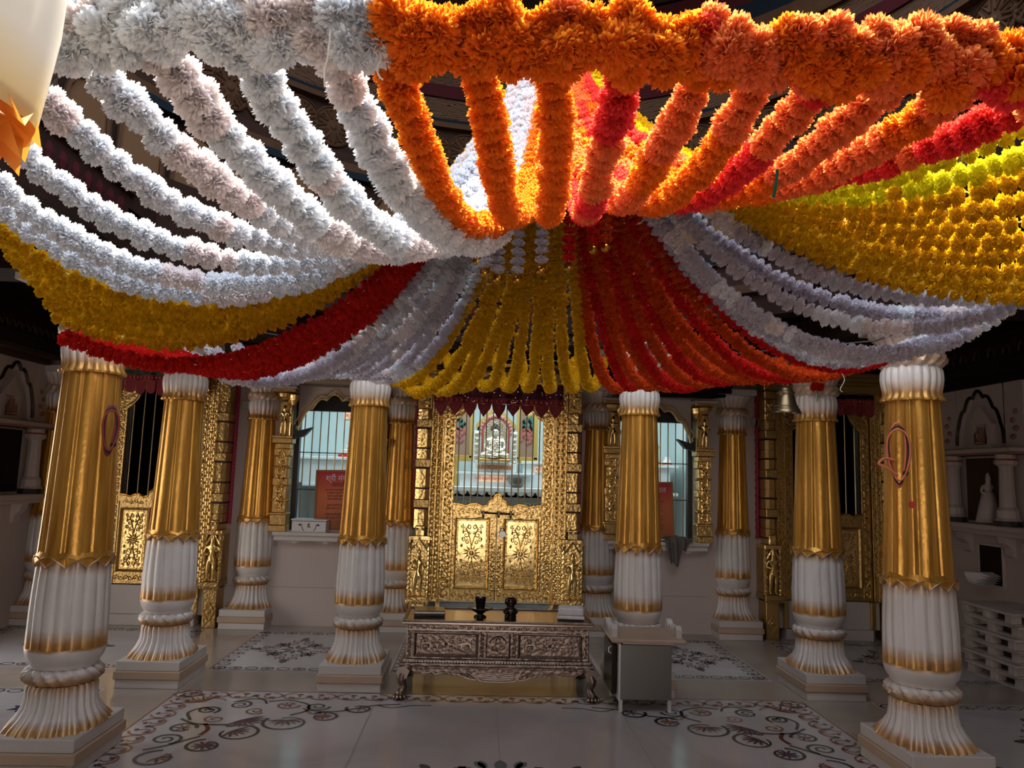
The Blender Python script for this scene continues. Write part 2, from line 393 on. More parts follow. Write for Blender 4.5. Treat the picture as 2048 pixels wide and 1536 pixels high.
def cusp_arch(xc, hw, zs, zt, n=7, depth=.06):
    """points of a cusped arch from left spring to right spring"""
    out = []; K = 8
    for i in range(n):
        a0 = pi - pi * i / n; a1 = pi - pi * (i + 1) / n
        for k in range(K + (i == n - 1)):
            t = k / K; a = a0 + (a1 - a0) * t
            bump = sin(pi * t) * depth
            r = 1 + bump / hw
            x = cos(a) * hw * min(1, r if abs(cos(a)) < .98 else 1); z = sin(a) * (zt - zs) * r * (1 + .10 * max(0, sin(a)) ** 8)
            out.append((xc + x * .97, zs + z))
    return out
def arch_plate(xc, hw, zs, zt, ztop, y0, y1, m, name, parent=None, depth=.05, rim=None):
    A = cusp_arch(xc, hw, zs, zt, 7, depth); mb = MB()
    fn = lambda u, v, d: (u, d, v)
    for (u0, v0), (u1, v1) in zip(A[:-1], A[1:]):
        mb.add([fn(u0, v0, y0), fn(u1, v1, y0), fn(u1, ztop, y0), fn(u0, ztop, y0), fn(u0, v0, y1), fn(u1, v1, y1), fn(u1, ztop, y1), fn(u0, ztop, y1)],
               [(0, 1, 2, 3), (7, 6, 5, 4), (0, 4, 5, 1)])
    o = mb.build(name, m, parent)
    if rim:
        r = MB().tube([(u, y0 - .004, v + .0) for u, v in A], rim[0], 5)
        r.build('arch_rim', rim[1], parent)
        r = MB().tube([(xc + (u - xc) * 1.12, y0 - .003, zs + (v - zs) * 1.10 + .004) for u, v in A], rim[0] * .6, 5)
        r.build('arch_rim', rim[1], parent)
    return o

# aisle roofs: flat slabs round the octagonal drum
R0 = 2.42
rf = MB(); NR = 48
ring = []
for k in range(NR):
    a = 2 * pi * k / NR; c_, s_ = cos(a), sin(a)
    ring.append((HX + R0 * c_, HY + R0 * s_))
outer = []
for k in range(NR):
    a = 2 * pi * k / NR; c_, s_ = cos(a), sin(a); q = 1 / max(abs(c_), abs(s_))
    ox = HX + c_ * q * 4.9; oy = HY + s_ * q * 7.1; outer.append((ox, oy if oy > HY - 4 else -4.0))
for z in (3.0, 3.18):
    rf.v += [(x, y, z) for x, y in ring] + [(x, y, z) for x, y in outer]
for k in range(NR):
    a, b = k, (k + 1) % NR
    rf.f += [(a, b, NR + b, NR + a), (2 * NR + a, 3 * NR + a, 3 * NR + b, 2 * NR + b), (a, 2 * NR + a, 2 * NR + b, b), (NR + a, NR + b, 3 * NR + b, 3 * NR + a)]
struct('ceiling', rf, M_BEAM)

# drum: stepped painted rings above the beams, open to the sky over its near half
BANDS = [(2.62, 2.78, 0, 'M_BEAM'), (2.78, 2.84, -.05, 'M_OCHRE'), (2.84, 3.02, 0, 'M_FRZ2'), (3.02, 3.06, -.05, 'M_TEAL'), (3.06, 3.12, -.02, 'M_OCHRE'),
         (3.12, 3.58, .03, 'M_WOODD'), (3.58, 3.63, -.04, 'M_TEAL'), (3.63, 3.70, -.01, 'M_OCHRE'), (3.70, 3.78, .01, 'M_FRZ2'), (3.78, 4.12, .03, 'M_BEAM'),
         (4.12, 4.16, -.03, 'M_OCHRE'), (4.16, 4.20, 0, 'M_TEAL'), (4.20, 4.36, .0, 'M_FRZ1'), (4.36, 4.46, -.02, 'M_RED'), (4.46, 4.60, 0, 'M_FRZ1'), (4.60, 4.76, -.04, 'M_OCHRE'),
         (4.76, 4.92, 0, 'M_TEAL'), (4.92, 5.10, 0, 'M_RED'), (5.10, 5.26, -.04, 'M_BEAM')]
RD = 2.46; NS = 64
def ring_band(z0, z1, dr, m, a0=-.22 * pi, a1=1.22 * pi, name='painted_band'):
    mb = MB(); n = NS
    for i in range(n + 1):
        a = a0 + (a1 - a0) * i / n
        for r, z in ((RD + dr, z0), (RD + dr, z1), (RD + .16, z1), (RD + .16, z0)):
            mb.v.append((HX + r * cos(a), HY + r * sin(a), z))
    for i in range(n):
        for k in range(4): mb.f.append((4 * i + k, 4 * i + (k + 1) % 4, 4 * i + 4 + (k + 1) % 4, 4 * i + 4 + k))
    mb.f += [(3, 2, 1, 0), tuple(4 * n + k for k in range(4))]
    return mb
drum = thing('painted_drum', 'dark painted ring wall of rosettes and scroll friezes above the hanging garlands', 'drum')
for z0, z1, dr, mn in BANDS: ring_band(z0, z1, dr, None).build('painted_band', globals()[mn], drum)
# rosettes
def rosette_mesh(R, m, seed):
    mb = MB(); mb.lathe([(R, 0), (R, .012), (R * .92, .02), (R * .92, .008), (1e-3, .008)], 28, cap=False)
    for k in range(10):
        a = 2 * pi * k / 10
        for s_ in (-1, 1):
            q = [(R * .36, 0), (R * .6, .13 * s_), (R * .82, .2 * s_), (R * .72, .06 * s_)]
            pts = [(r * cos(a + t), r * sin(a + t), .016) for r, t in q]
            mb.tube(pts, R * .05, 4)
    mb.ball((0, 0, .01), R * .18, 10, 5, (1, 1, .5))
    return mb.mesh('rosette', m)
ros = rosette_mesh(.15, M_OCHRE, 1)
rdisc = MB().lathe([(.145, .002), (.145, .010), (1e-3, .010)], 28, cap=False).mesh('rosette_ground', M_RED)
for k in range(44):
    a = -.2 * pi + 1.4 * pi * k / 43
    o = link('rosette', ros, drum, (HX + (RD + .02) * cos(a), HY + (RD + .02) * sin(a), 3.95))
    o.rotation_euler = Vector((-cos(a), -sin(a), 0)).to_track_quat('Z', 'Y').to_euler()
# arched niches in the drum
am = MB()
A = cusp_arch(0, .145, .20, .36, 5, .02)
for (u0, v0), (u1, v1) in zip(A[:-1], A[1:]):
    am.add([(u0, v0, 0), (u1, v1, 0), (u1, 0, 0), (u0, 0, 0)], [(0, 1, 2, 3)])
am.box(-.145, .145, -.03, 0.0, -.002, .05)
arch_me = am.mesh('niche_back', mat('niche_tan', (.10, .058, .032), .8, spec=.12))
tm = MB().tube([(-.15, 0, .015)] + [(u * 1.02, v, .015) for u, v in A] + [(.15, 0, .015)], .016, 5).mesh('niche_arch', M_OCHRE)
for k in range(30):
    a = -.2 * pi + 1.4 * pi * (k + .5) / 30
    q = Vector((-cos(a), -sin(a), 0))
    M_ = Matrix(((sin(a), 0, -cos(a), 0), (-cos(a), 0, -sin(a), 0), (0, 1, 0, 0), (0, 0, 0, 1)))
    for me_, off in ((arch_me, .012), (tm, .012)):
        o = link(me_.name, me_, drum); o.matrix_local = Matrix.Translation((HX + (RD + .03 - off) * cos(a), HY + (RD + .03 - off) * sin(a), 3.17)) @ M_
# roof of the drum over its far half
rb = MB(); rb.box(HX - 3.2, HX + 3.2, 3.7, 6.2, 5.26, 5.4); struct('ceiling_drum', rb, M_OCHRE)
# beams carrying the drum
def beam(x0, x1, y0, y1, z0=2.46, z1=3.0):
    b = MB(); b.box(x0, x1, y0, y1, z0, z1)
    o = struct('trim_beam', b, M_BEAM)
    mb = MB()
    ax = (x1 - x0) > (y1 - y0)
    for zz, h in ((z0 + .08, .035), (z0 + .30, .05)):
        mb.box(x0 - (0 if ax else .025), x1 + (0 if ax else .025), y0 - (.025 if ax else 0), y1 + (.025 if ax else 0), zz, zz + h)
    mb.build('beam_moulding', M_WOODD, o)
    mb = MB(); n = int(((x1 - x0) if ax else (y1 - y0)) / .11)
    for i in range(n):          # carved lobes along both faces
        for s_ in (0, 1):
            if ax: c = (x0 + .055 + .11 * i, y0 if s_ else y1, z0 + .21)
            else: c = (x0 if s_ else x1, y0 + .055 + .11 * i, z0 + .21)
            mb.ball(c, .042, 6, 4, (1 if ax else .4, .4 if ax else 1, 1.2))
    mb.build('beam_lobes', M_RED, o, kind='stuff')
    return o
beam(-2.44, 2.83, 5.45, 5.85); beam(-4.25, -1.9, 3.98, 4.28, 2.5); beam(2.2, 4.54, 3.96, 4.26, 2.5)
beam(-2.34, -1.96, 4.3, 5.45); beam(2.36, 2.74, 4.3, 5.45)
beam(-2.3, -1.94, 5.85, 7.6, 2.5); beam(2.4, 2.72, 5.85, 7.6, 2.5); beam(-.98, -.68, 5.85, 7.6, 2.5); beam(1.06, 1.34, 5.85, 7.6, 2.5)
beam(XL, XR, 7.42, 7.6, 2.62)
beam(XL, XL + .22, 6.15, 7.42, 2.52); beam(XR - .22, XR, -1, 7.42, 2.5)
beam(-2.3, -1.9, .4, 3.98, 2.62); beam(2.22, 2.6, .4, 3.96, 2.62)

# ------------------------------------------------------------------ columns
def fluted(n, amp, sharp=.22):
    def g(t):
        u = (t * n / (2 * pi)) % 1.0; d = min(u, 1 - u)
        return -amp * math.exp(-(d / (sharp * .5)) ** 2) + amp * .25 * cos((u - .5) * 2 * pi) 
    return g
def rib(n, amp):
    return lambda t: amp * (abs(cos(t * n / 2)) ** .7 * 2 - 1)
PLX, PLY = .212, .262
def col_meshes(sc):
    """meshes of one column, radius scale sc, origin at the floor"""
    out = []
    sl = [MB().box(-PLX, PLX, -PLY, PLY, 0, .060, .004), MB().box(-PLX - .012, PLX + .012, -PLY - .012, PLY + .012, .060, .115, .006), MB().box(-PLX, PLX, -PLY, PLY, .115, .178, .004)]
    for mb, m in zip(sl, (M_MARB, M_TANM, M_MARB)): out.append(('plinth_slab', mb.mesh('plinth_slab', m), None))
    g = rib(26, 1)
    pr = [(.205, .178), (.197, .20), (.175, .235), (.158, .28), (.152, .33), (.153, .365), (.146, .385)]
    def rf(t, i, r, z):
        k = max(0, 1 - (z - .178) / .10); a = r * sc; w = a * (1 + (.075 - .02 * i / 6) * g(t) )
        e = 1 + k * .12 * (1 / max(abs(cos(t)), abs(sin(t))) - 1) * 2.2
        return w * cos(t) * e, w * sin(t) * e * (1 + .12 * k), z
    out.append(('lotus_foot', MB().lathe(pr, 182, rf=rf).mesh('lotus_foot', M_COL, True), 30))
    pr = [(.140, .385), (.160, .392), (.172, .408), (.177, .425), (.172, .445), (.160, .458), (.145, .466)]
    def rf(t, i, r, z):
        w = r * sc + .012 * sin(18 * t + (z - .385) * 80) * min(1, (z - .38) / .02); return w * cos(t), w * sin(t), z
    out.append(('rope_ring', MB().lathe(pr, 120, rf=rf).mesh('rope_ring', M_COL, True), 60))
    pr = [(.145, .462), (.152, .468), (.152, .480), (.160, .492), (.172, .512), (.180, .54), (.183, .562), (.181, .568)]
    out.append(('bowl', MB().lathe([(a * sc, z) for a, z in pr], 48).mesh('bowl', M_COL, True), 50))
    g2 = fluted(17, 1.1, .28)
    pr = [(.182, .566), (.181, .60), (.180, .66), (.179, .74), (.176, .82), (.172, .90), (.168, .96), (.167, 1.03)]
    def rf(t, i, r, z):
        w = r * sc * (1 + .035 * g2(t + .02 * sin(9 * z))); return w * cos(t), w * sin(t), z
    out.append(('lower_shaft', MB().lathe(pr, 154, rf=rf).mesh('lower_shaft', M_COL, True), 30))
    # petal collar: scalloped lower edge
    n = 12; K = 12; vs = []; m = n * K
    for j in range(3):
        for k in range(m):
            t = 2 * pi * k / m; u = (k % K) / K; tip = 1 - abs(2 * u - 1)
            zlo = 1.005 - .035 * tip ** 1.3; z = (1.045, 1.02, zlo)[j]; r = (.166, .175, .1815)[j] * sc
            vs.append((r * cos(t), r * sin(t), z))
    for k in range(m):
        t = 2 * pi * k / m; u = (k % K) / K; tip = 1 - abs(2 * u - 1); vs.append((.172 * sc * cos(t), .172 * sc * sin(t), 1.0 - .035 * tip ** 1.3))
    fs = [(j * m + k, (j + 1) * m + k, (j + 1) * m + (k + 1) % m, j * m + (k + 1) % m) for j in range(3) for k in range(m)]
    out.append(('petal_collar', MB().add(vs, fs).mesh('petal_collar', M_SHAFT, False), None))
    # raised outline of the petals
    pts = []
    for k in range(m):
        t = 2 * pi * k / m; u = (k % K) / K; tip = 1 - abs(2 * u - 1)
        pts.append((.183 * sc * cos(t), .183 * sc * sin(t), 1.005 - .035 * tip ** 1.3))
    mb = MB().tube(pts, .0035, 4, closed=True)
    pts = []
    for k in range(m):
        t = 2 * pi * (k + .0) / m; u = (k % K) / K; a_ = sin(pi * u)
        pts.append((.179 * sc * cos(t), .179 * sc * sin(t), 1.006 + .016 * a_))
    mb.tube(pts, .003, 4, closed=True)
    out.append(('petal_outline', mb.mesh('petal_outline', M_COL, False), None))
    g3 = fluted(9, 1, .16)
    def g4(t):
        u = (t * 9 / (2 * pi)) % 1.0; return 1.0 if .62 < u < .80 else 0
    pr = [(.169 - .0335 * (i / 8) ** .9, 1.03 + i * (1.99 - 1.03) / 8) for i in range(9)]
    def rf(t, i, r, z):
        w = r * sc * (1 + .05 * g3(t) - .03 * g4(t)); return w * cos(t), w * sin(t), z
    out.append(('shaft', MB().lathe(pr, 240, rf=rf).mesh('shaft', M_SHAFT, True), 25))
    g5 = fluted(22, 1, .4)
    pr = [(.140, 1.972), (.158, 1.975), (.160, 1.985), (.148, 2.005), (.146, 2.03), (.152, 2.06), (.157, 2.10), (.154, 2.14), (.144, 2.165), (.140, 2.17)]
    def rf(t, i, r, z):
        w = r * sc * (1 + .04 * g5(t)); return w * cos(t), w * sin(t), z
    out.append(('neck', MB().lathe(pr, 154, rf=rf).mesh('neck', M_COL, True), 30))
    pr = [(.140, 2.165), (.150, 2.17), (.165, 2.185), (.171, 2.205), (.165, 2.228), (.150, 2.24), (.14, 2.245)]
    def rf(t, i, r, z):
        w = r * sc + .011 * sin(16 * t - (z - 2.165) * 80); return w * cos(t), w * sin(t), z
    out.append(('capital_ring', MB().lathe(pr, 120, rf=rf).mesh('capital_ring', M_COL, True), 60))
    g6 = rib(20, 1)
    pr = [(.140, 2.24), (.148, 2.26), (.160, 2.29), (.180, 2.32), (.205, 2.345), (.21, 2.36), (.20, 2.37)]
    def rf(t, i, r, z):
        w = r * sc * (1 + .03 * g6(t)); return w * cos(t), w * sin(t), z
    out.append(('lotus_capital', MB().lathe(pr, 120, rf=rf).mesh('lotus_capital', M_COL, True), 40))
    mb = MB().box(-.2, .2, -.2, .2, 2.368, 2.43, .006)
    out.append(('abacus', mb.mesh('abacus', M_MARB), None))
    mb = MB()
    prof = [(-.40, 2.50), (-.40, 2.462), (-.33, 2.462), (-.29, 2.44), (-.24, 2.44), (-.2, 2.428), (.2, 2.428), (.24, 2.44), (.29, 2.44), (.33, 2.462), (.40, 2.462), (.40, 2.50)]
    mb.prism(prof, lambda u, v, d: (u, d, v), -.11, .11); mb.prism(prof, lambda u, v, d: (d, u, v), -.11, .11)
    out.append(('bracket', mb.mesh('bracket', M_MARB), None))
    for nme, me, ang in out:
        if ang:
            try: me.set_sharp_from_angle(angle=radians(ang))
            except Exception: pass
    return out
CM = {1.0: col_meshes(1.0), .97: col_meshes(.97), 1.03: col_meshes(1.03)}
def column(x, y, sc, label, group=None, rz=0, engaged=False):
    o = thing('marble_column' if not engaged else 'wall_column', label, 'column', (x, y, 0), rz, group); o['kind'] = 'thing'
    for nme, me, _ in CM[sc]:
        if engaged and nme == 'bracket': continue
        link(nme, me, o)
    return o
G = 'free-standing columns of the hall'
column(-2.10, 4.15, 1.03, 'nearest gilded white column at left, a red and black cord coil on its side', group=G)
column(-2.185, 5.66, 1.0, 'gilded white column in front of the left side shrine door', group=G)
column(-.826, 5.66, .97, 'gilded white column between the left window and the silver table', group=G)
column(1.205, 5.66, .97, 'gilded white column right behind the steel cabinet', group=G)
column(2.56, 5.66, 1.03, 'gilded white column beside the hanging bell, before the right shrine door', group=G)
column(2.415, 4.11, 1.03, 'nearest gilded white column at right, with orange and black cords hung on it', group=G)
G = 'columns standing against the back wall'
column(-4.12, 7.60, .97, 'gilded wall column in the dim far left corner', group=G, engaged=True)
column(-2.155, 7.62, .97, 'gilded wall column left of the window with the silver box', group=G, engaged=True)
column(-.785, 7.62, .97, 'gilded wall column just left of the golden door', group=G, engaged=True)
column(1.20, 7.62, .97, 'gilded wall column just right of the golden door', group=G, engaged=True)
column(2.57, 7.62, .97, 'gilded wall column right of the window with the grey cloth', group=G, engaged=True)

# ------------------------------------------------------------------ garlands of paper marigolds
HUB = Vector((.28, 3.14, 3.28)); APO = 1.92
FL = {'white': ((.93, .90, .91), (.85, .90, .97)), 'rose white': ((.93, .87, .875), (.93, .85, .86)), 'grey white': ((.70, .65, .71), (.74, .70, .77)),
      'yellow': ((.82, .47, .010), (.80, .52, .01)), 'lemon': ((.84, .76, .02), (.86, .80, .03)), 'orange': ((.92, .19, .02), (1.0, .40, .03)),
      'pink red': ((.84, .045, .07), (1.0, .12, .08)), 'red': ((.72, .020, .014), (.75, .03, .02)), 'dark orange': ((.72, .09, .010), (.80, .13, .01)), 'coral': ((.93, .20, .075), (1.0, .42, .12)), 'pale pink': ((.80, .52, .66), (.8, .55, .7))}
FM = {}
for k_, (c_, t_) in FL.items(): FM[k_] = mat('petals_' + k_.replace(' ', '_'), c_, .55, trans=(t_, .52), spec=.25)
def pompom(seed, npet, flat, wid, core=.62):
    rnd = random.Random(seed); vs = []; fs = []
    for i in range(npet):
        z = 1 - 2 * (i + .5) / npet; a = i * 2.39996 + rnd.uniform(-.2, .2); r = sqrt(1 - z * z)
        d = Vector((r * cos(a), r * sin(a), z * .95)); d.normalize()
        side = d.cross(Vector((rnd.uniform(-1, 1), rnd.uniform(-1, 1), rnd.uniform(-1, 1)))).normalized(); nrm = d.cross(side)
        L = rnd.uniform(.86, 1.1); w = wid * rnd.uniform(.8, 1.25); bend = nrm * rnd.uniform(-.12, .12)
        p0 = d * .42; p1 = d * (.76 * L) + bend * .5; p2 = d * L + bend
        o = len(vs)
        vs += [p0 - side * w * .25, p0 + side * w * .25, p1 + side * w * .5 + nrm * .03, p1 - side * w * .5 - nrm * .03,
               p2 * .97 + side * w * .42, p2 * 1.03 + side * w * .1, p2 * .98 - side * w * .16, p2 * .95 - side * w * .46]
        fs += [(o, o + 1, o + 2, o + 3), (o + 3, o + 2, o + 4, o + 5), (o + 3, o + 5, o + 6, o + 7)]
    mb = MB().add(vs, fs); mb.ball((0, 0, 0), core, 10, 6)
    mb.v = [(x, y, z * flat) for x, y, z in mb.v]
    return mb
_pm = {}
def blossom(cn, q, var):
    k = (cn, q, var)
    if k not in _pm:
        npet, flat, wid = {'near': (460, .78, .20), 'mid': (170, .60, .32), 'far': (110, .55, .36)}[q]
        _pm[k] = pompom(var * 7 + len(q), npet, flat, wid, .62 if q == 'near' else .74).mesh('blossom', FM[cn], q != 'near')
    return _pm[k]
def octr(ph):
    a = (ph + 22.5) % 45 - 22.5
    return APO / cos(radians(a))
def cat_curve(A, B, c, n=90):
    d = B - A; L = math.hypot(d.x, d.y); h = d.z
    s0 = L / 2 - c * math.asinh(h / (2 * c * math.sinh(L / 2 / c)))
    return [Vector((A.x + d.x * i / n, A.y + d.y * i / n, A.z + c * (math.cosh((L * i / n - s0) / c) - math.cosh(s0 / c)))) for i in range(n + 1)]
def string_flowers(parent, pts, q, mix, R, step, jit=.12, side=.0, rnd=random):
    """blossoms threaded along pts (parent's own space), mix = [(colour, weight)]"""
    thr = MB().tube(pts[::3] if len(pts) > 20 else pts, .0022, 4); thr.build('thread', M_THREAD, parent)
    acc = 0; nxt = step * .3; cur = None; run = 0
    for a, b in zip(pts[:-1], pts[1:]):
        seg = (b - a).length; t = (b - a).normalized()
        while acc + seg > nxt:
            p = a + t * (nxt - acc); s_ = step * rnd.uniform(.9, 1.1); nxt += s_
            if run <= 0:
                x = rnd.random() * sum(w for _, w in mix)
                for cn, w in mix:
                    x -= w
                    if x <= 0: cur = cn; break
                run = rnd.choice((1, 2, 3, 5)) if len(mix) > 1 else 99
            run -= 1
            o = bpy.data.objects.new('blossom', blossom(cur, q, rnd.randrange(3))); COL.objects.link(o); o.parent = parent
            dv = t + Vector((rnd.uniform(-jit, jit), rnd.uniform(-jit, jit), rnd.uniform(-jit, jit))) * 2
            o.rotation_mode = 'QUATERNION'
            o.rotation_quaternion = dv.to_track_quat('Z', 'Y') @ Quaternion((0, 0, 1), rnd.uniform(0, 6.28))
            o.location = p + Vector((rnd.uniform(-1, 1), rnd.uniform(-1, 1), rnd.uniform(-1, 1))) * side
            s_ = R * rnd.uniform(.88, 1.1); o.scale = (s_, s_, s_)
        acc += seg
ORD = ['first', 'second', 'third', 'fourth', 'fifth', 'sixth', 'seventh', 'eighth', 'ninth', 'tenth', 'eleventh', 'twelfth', 'thirteenth']
def interp(tab, x):
    for (x0, v0), (x1, v1) in zip(tab[:-1], tab[1:]):
        if x <= x1: return v0 + (v1 - v0) * max(0, (x - x0)) / (x1 - x0)
    return tab[-1][1]
def garland(ph, zr, c, q, mix, R, step, label, group, r0=.12, dz=0.0, hub=HUB, wob=.012):
    rnd = random.Random(int(ph * 10) + 5)
    u = Vector((cos(radians(ph)), sin(radians(ph)), 0))
    A = hub + u * r0 + Vector((0, 0, dz)); rr = octr(ph)
    B = Vector((HX + .005 + u.x * rr, HY + u.y * rr, zr))
    P = cat_curve(A, B, c)
    w1, w2 = rnd.uniform(0, 6), rnd.uniform(2, 4)
    sd = u.cross(Vector((0, 0, 1)))
    P = [p + sd * (wob * sin(w1 + i / len(P) * w2 * 3)) for i, p in enumerate(P)]
    o = thing('flower_garland', label, 'garland', B, group=group)
    string_flowers(o, [p - B for p in P], q, mix, R, step, side=.004, rnd=rnd)
    return o
def sector(name, anchor, phs, zr, c, q, mixes, R, step, group, **kw):
    for i, ph in enumerate(phs):
        f = i / max(1, len(phs) - 1)
        m_ = mixes[i % len(mixes)] if isinstance(mixes, list) else mixes
        garland(ph, zr(f) if callable(zr) else zr, c(f) if callable(c) else c, q, m_, R, step, f'{name}, {ORD[i]} strand {anchor}', group, **kw)
def lin(a, b, n): return [a + (b - a) * i / (n - 1) for i in range(n)]
WH = (('white', 5), ('rose white', 2)); GW = (('grey white', 6), ('rose white', 1), ('white', 1)); YE = (('yellow', 1),); LE = (('lemon', 3), ('yellow', 1))
OR = (('orange', 1),); PR = (('pink red', 4), ('coral', 1)); RD_ = (('red', 1),); DO = (('dark orange', 1),); CO = (('coral', 2), ('orange', 3))
# near white strands (left front)
T = lambda tab: (lambda f: interp(tab, f))
sector('white paper-flower garland sweeping to the front left', 'counted from the orange ones', [256, 251, 246.5, 240, 229, 218, 208, 200], T([(0, 2.25), (.4, 2.27), (.5, 2.34), (1, 2.44)]), T([(0, .91), (.25, .95), (.5, .91), (.63, .84), (1, .84)]), 'near', WH, .043, .049, 'white garlands at the front left')
sector('yellow marigold garland sagging at the left edge', 'counted from the white ones', lin(197, 181, 7), lambda f: 2.33 - .24 * f, lambda f: .86 + .14 * f, 'mid', YE, .038, .041, 'yellow garlands at the left')
sector('red marigold garland sagging behind the left yellow ones', 'counted from the yellow ones', lin(181, 156, 9), lambda f: 2.02 + .12 * f, lambda f: .91 + .04 * f, 'far', RD_, .036, .037, 'red garlands at the left')
sector('grey-white garland sagging over the left window', 'counted from the red ones', lin(153, 123, 8), lambda f: 2.12 + .18 * f, lambda f: .88 - .11 * f, 'far', GW, .036, .037, 'grey-white garlands over the left window')
sector('yellow marigold garland hanging before the golden door', 'counted from the grey-white ones', lin(119, 72, 10), 2.30, T([(0, .78), (.3, .75), (.6, .70), (.85, .72), (1, .78)]), 'far', YE, .036, .037, 'yellow garlands before the golden door')
sector('red and orange garland fanning to the back right', 'counted from the yellow ones', lin(67, 19, 12), lambda f: 2.30 - .12 * f, T([(0, .81), (.35, .70), (.77, .82), (1, .98)]), 'far', [DO, RD_, DO, DO, RD_], .036, .037, 'red and orange garlands at the back right')
sector('grey-white garland sagging over the right hand columns', 'counted from the red ones', [15, 10, 5, 0, -4, -8, -11, -7, -13], T([(0, 2.2), (1, 2.28)]), lambda f: (.92, .86, .80, .76, .74, .71, .85, 1.0, 1.12)[round(f * 8)], 'mid', GW, .036, .038, 'grey-white garlands at the right')
sector('yellow marigold garland sweeping to the right edge', 'counted from the grey-white ones', lin(-15, -54, 10), lambda f: 2.21 + .19 * f, lambda f: 1.55 - .37 * f, 'mid', [YE, YE, YE, YE, YE, YE, YE, YE, LE, LE], .038, .041, 'yellow garlands at the right')
# near orange strands
op = [258, 262.7, 267, 271.3, 275.5, 279, 282.5, 286, 290, 294.5]
oc = [.96, 1.0, 1.0, 1.0, 1.08, 1.09, 1.14, 1.19, 1.3, 1.46]
om = [OR, OR, OR, PR, CO, CO, PR, CO, CO, PR]
for i, ph in enumerate(op):
    garland(ph, 2.25, oc[i], 'near', om[i], .038, .042, f'{"pink-red" if om[i] is PR else "orange"} marigold garland of the bright front fan, {ORD[i]} strand from the white ones', 'orange and pink-red garlands at the front')
# hanging wire ring that carries all the strands
pts = []
for k in range(8):
    a = radians(22.5 + 45 * k); r = APO / cos(radians(22.5)); pts.append((HX + r * cos(a), HY + r * sin(a)))
wz = lambda x, y: 2.28
mb = MB(); mb.tube([(x, y, wz(x, y)) for x, y in pts], .004, 5, closed=True)
for x, y in pts:          # stays to the beams
    tx, ty = (-2.2 if x < HX else 2.4), y
    mb.tube([(x, y, wz(x, y)), (tx, ty, 2.66)], .002, 4)
mb.tube([(HUB.x, HUB.y, HUB.z), (HUB.x, HUB.y + .1, 5.27)], .003, 4)
mb.lathe([(.13, -.012), (.15, 0), (.13, .012), (.11, 0)], 24, c=(HUB.x, HUB.y, HUB.z), cap=False)
tag(mb.build('wire_ring', M_WIRE), 'thin octagonal wire ring carrying the ends of all the garlands', 'wire')
# swag garlands wound along the near wires
def swag(name, P0, P1, strands, mixes, R, label, group):
    o = thing(name, label, 'garland', P0, group=group); rnd = random.Random(len(label))
    d = Vector(P1) - Vector(P0)
    for s_ in range(strands):
        pts = []
        for i in range(41):
            f = i / 40; ph = s_ * 2 * pi / strands + f * 9
            pts.append(d * f + Vector((0, .022 * cos(ph), .024 * sin(ph) - .05 * sin(pi * ((f * (3 + s_)) % 1)) )))
        string_flowers(o, pts, 'near', mixes[s_ % len(mixes)], R, .05, jit=.5, side=.008, rnd=rnd)
    return o
yb = HY - APO
swag('swag_garland', (-.50, yb, 2.27), (-.20, yb + .0, 2.27), 3, [WH], .043, 'short thick white flower swag beside the orange one, on the near wire', 'thick swags on the near wire')
swag('swag_garland', (-.92, yb + .14, 2.29), (-.52, yb + .0, 2.27), 3, [WH], .043, 'thick white flower swag along the front left wire', 'thick swags on the near wire')
swag('swag_garland', (-.18, yb, 2.27), (.36, yb, 2.27), 4, [OR, (('orange', 4), ('pink red', 1)), (('orange', 3), ('coral', 2)), OR], .042, 'thick orange flower swag along the near wire, beside the white swag', 'thick swags on the near wire')
swag('swag_garland', (.36, yb, 2.27), (.96, yb, 2.27), 4, [(('coral', 3), ('orange', 2)), CO, (('coral', 3), ('pink red', 2)), CO], .043, 'thick coral and pink-red flower swag along the near wire', 'thick swags on the near wire')
swag('swag_garland', (.96, yb, 2.27), (1.55, yb + .55, 2.27), 4, [CO, (('coral', 4), ('pink red', 1))], .043, 'thick coral flower swag along the front right wire', 'thick swags on the near wire')
# short strands with mirror balls hanging under the hub
BL = [(.04, 3.0, 2.46, 'yellow', .25), (-.05, 3.05, 2.43, 'white', .3), (.12, 3.0, 2.49, 'yellow', .3), (-.03, 2.95, 2.35, 'white', .3), (.0, 2.9, 2.29, 'grey white', .45), (.05, 2.95, 2.28, 'grey white', .45),
      (.13, 2.95, 2.28, 'grey white', .45), (.22, 2.9, 2.31, 'grey white', .45), (.24, 3.05, 2.53, 'yellow', .2), (.34, 3.05, 2.53, 'yellow', .2), (.335, 2.95, 2.34, 'red', .4), (.44, 2.98, 2.51, 'pink red', .2),
      (.49, 3.05, 2.51, 'dark orange', .2), (.43, 2.93, 2.41, 'red', .3), (.48, 2.93, 2.42, 'dark orange', .3)]
bnm = ['yellow strand, leftmost of the upper row', 'white strand, leftmost of all the balls', 'yellow strand beside the upper white one', 'white strand hanging low at the left edge of the cluster', 'grey-white strand, first of the lowest row', 'grey-white strand, second of the lowest row',
       'grey-white strand, third of the lowest row', 'grey-white strand, fourth and right of the lowest row', 'yellow strand right behind the orange front garland', 'yellow strand between the orange and pink-red garlands', 'red strand, alone between yellow and red fans', 'pink-red strand, left ball of the close pair',
       'orange strand, right ball of the close pair', 'red strand, left ball of the lower pair at right', 'orange strand, right ball of the lower pair at right']
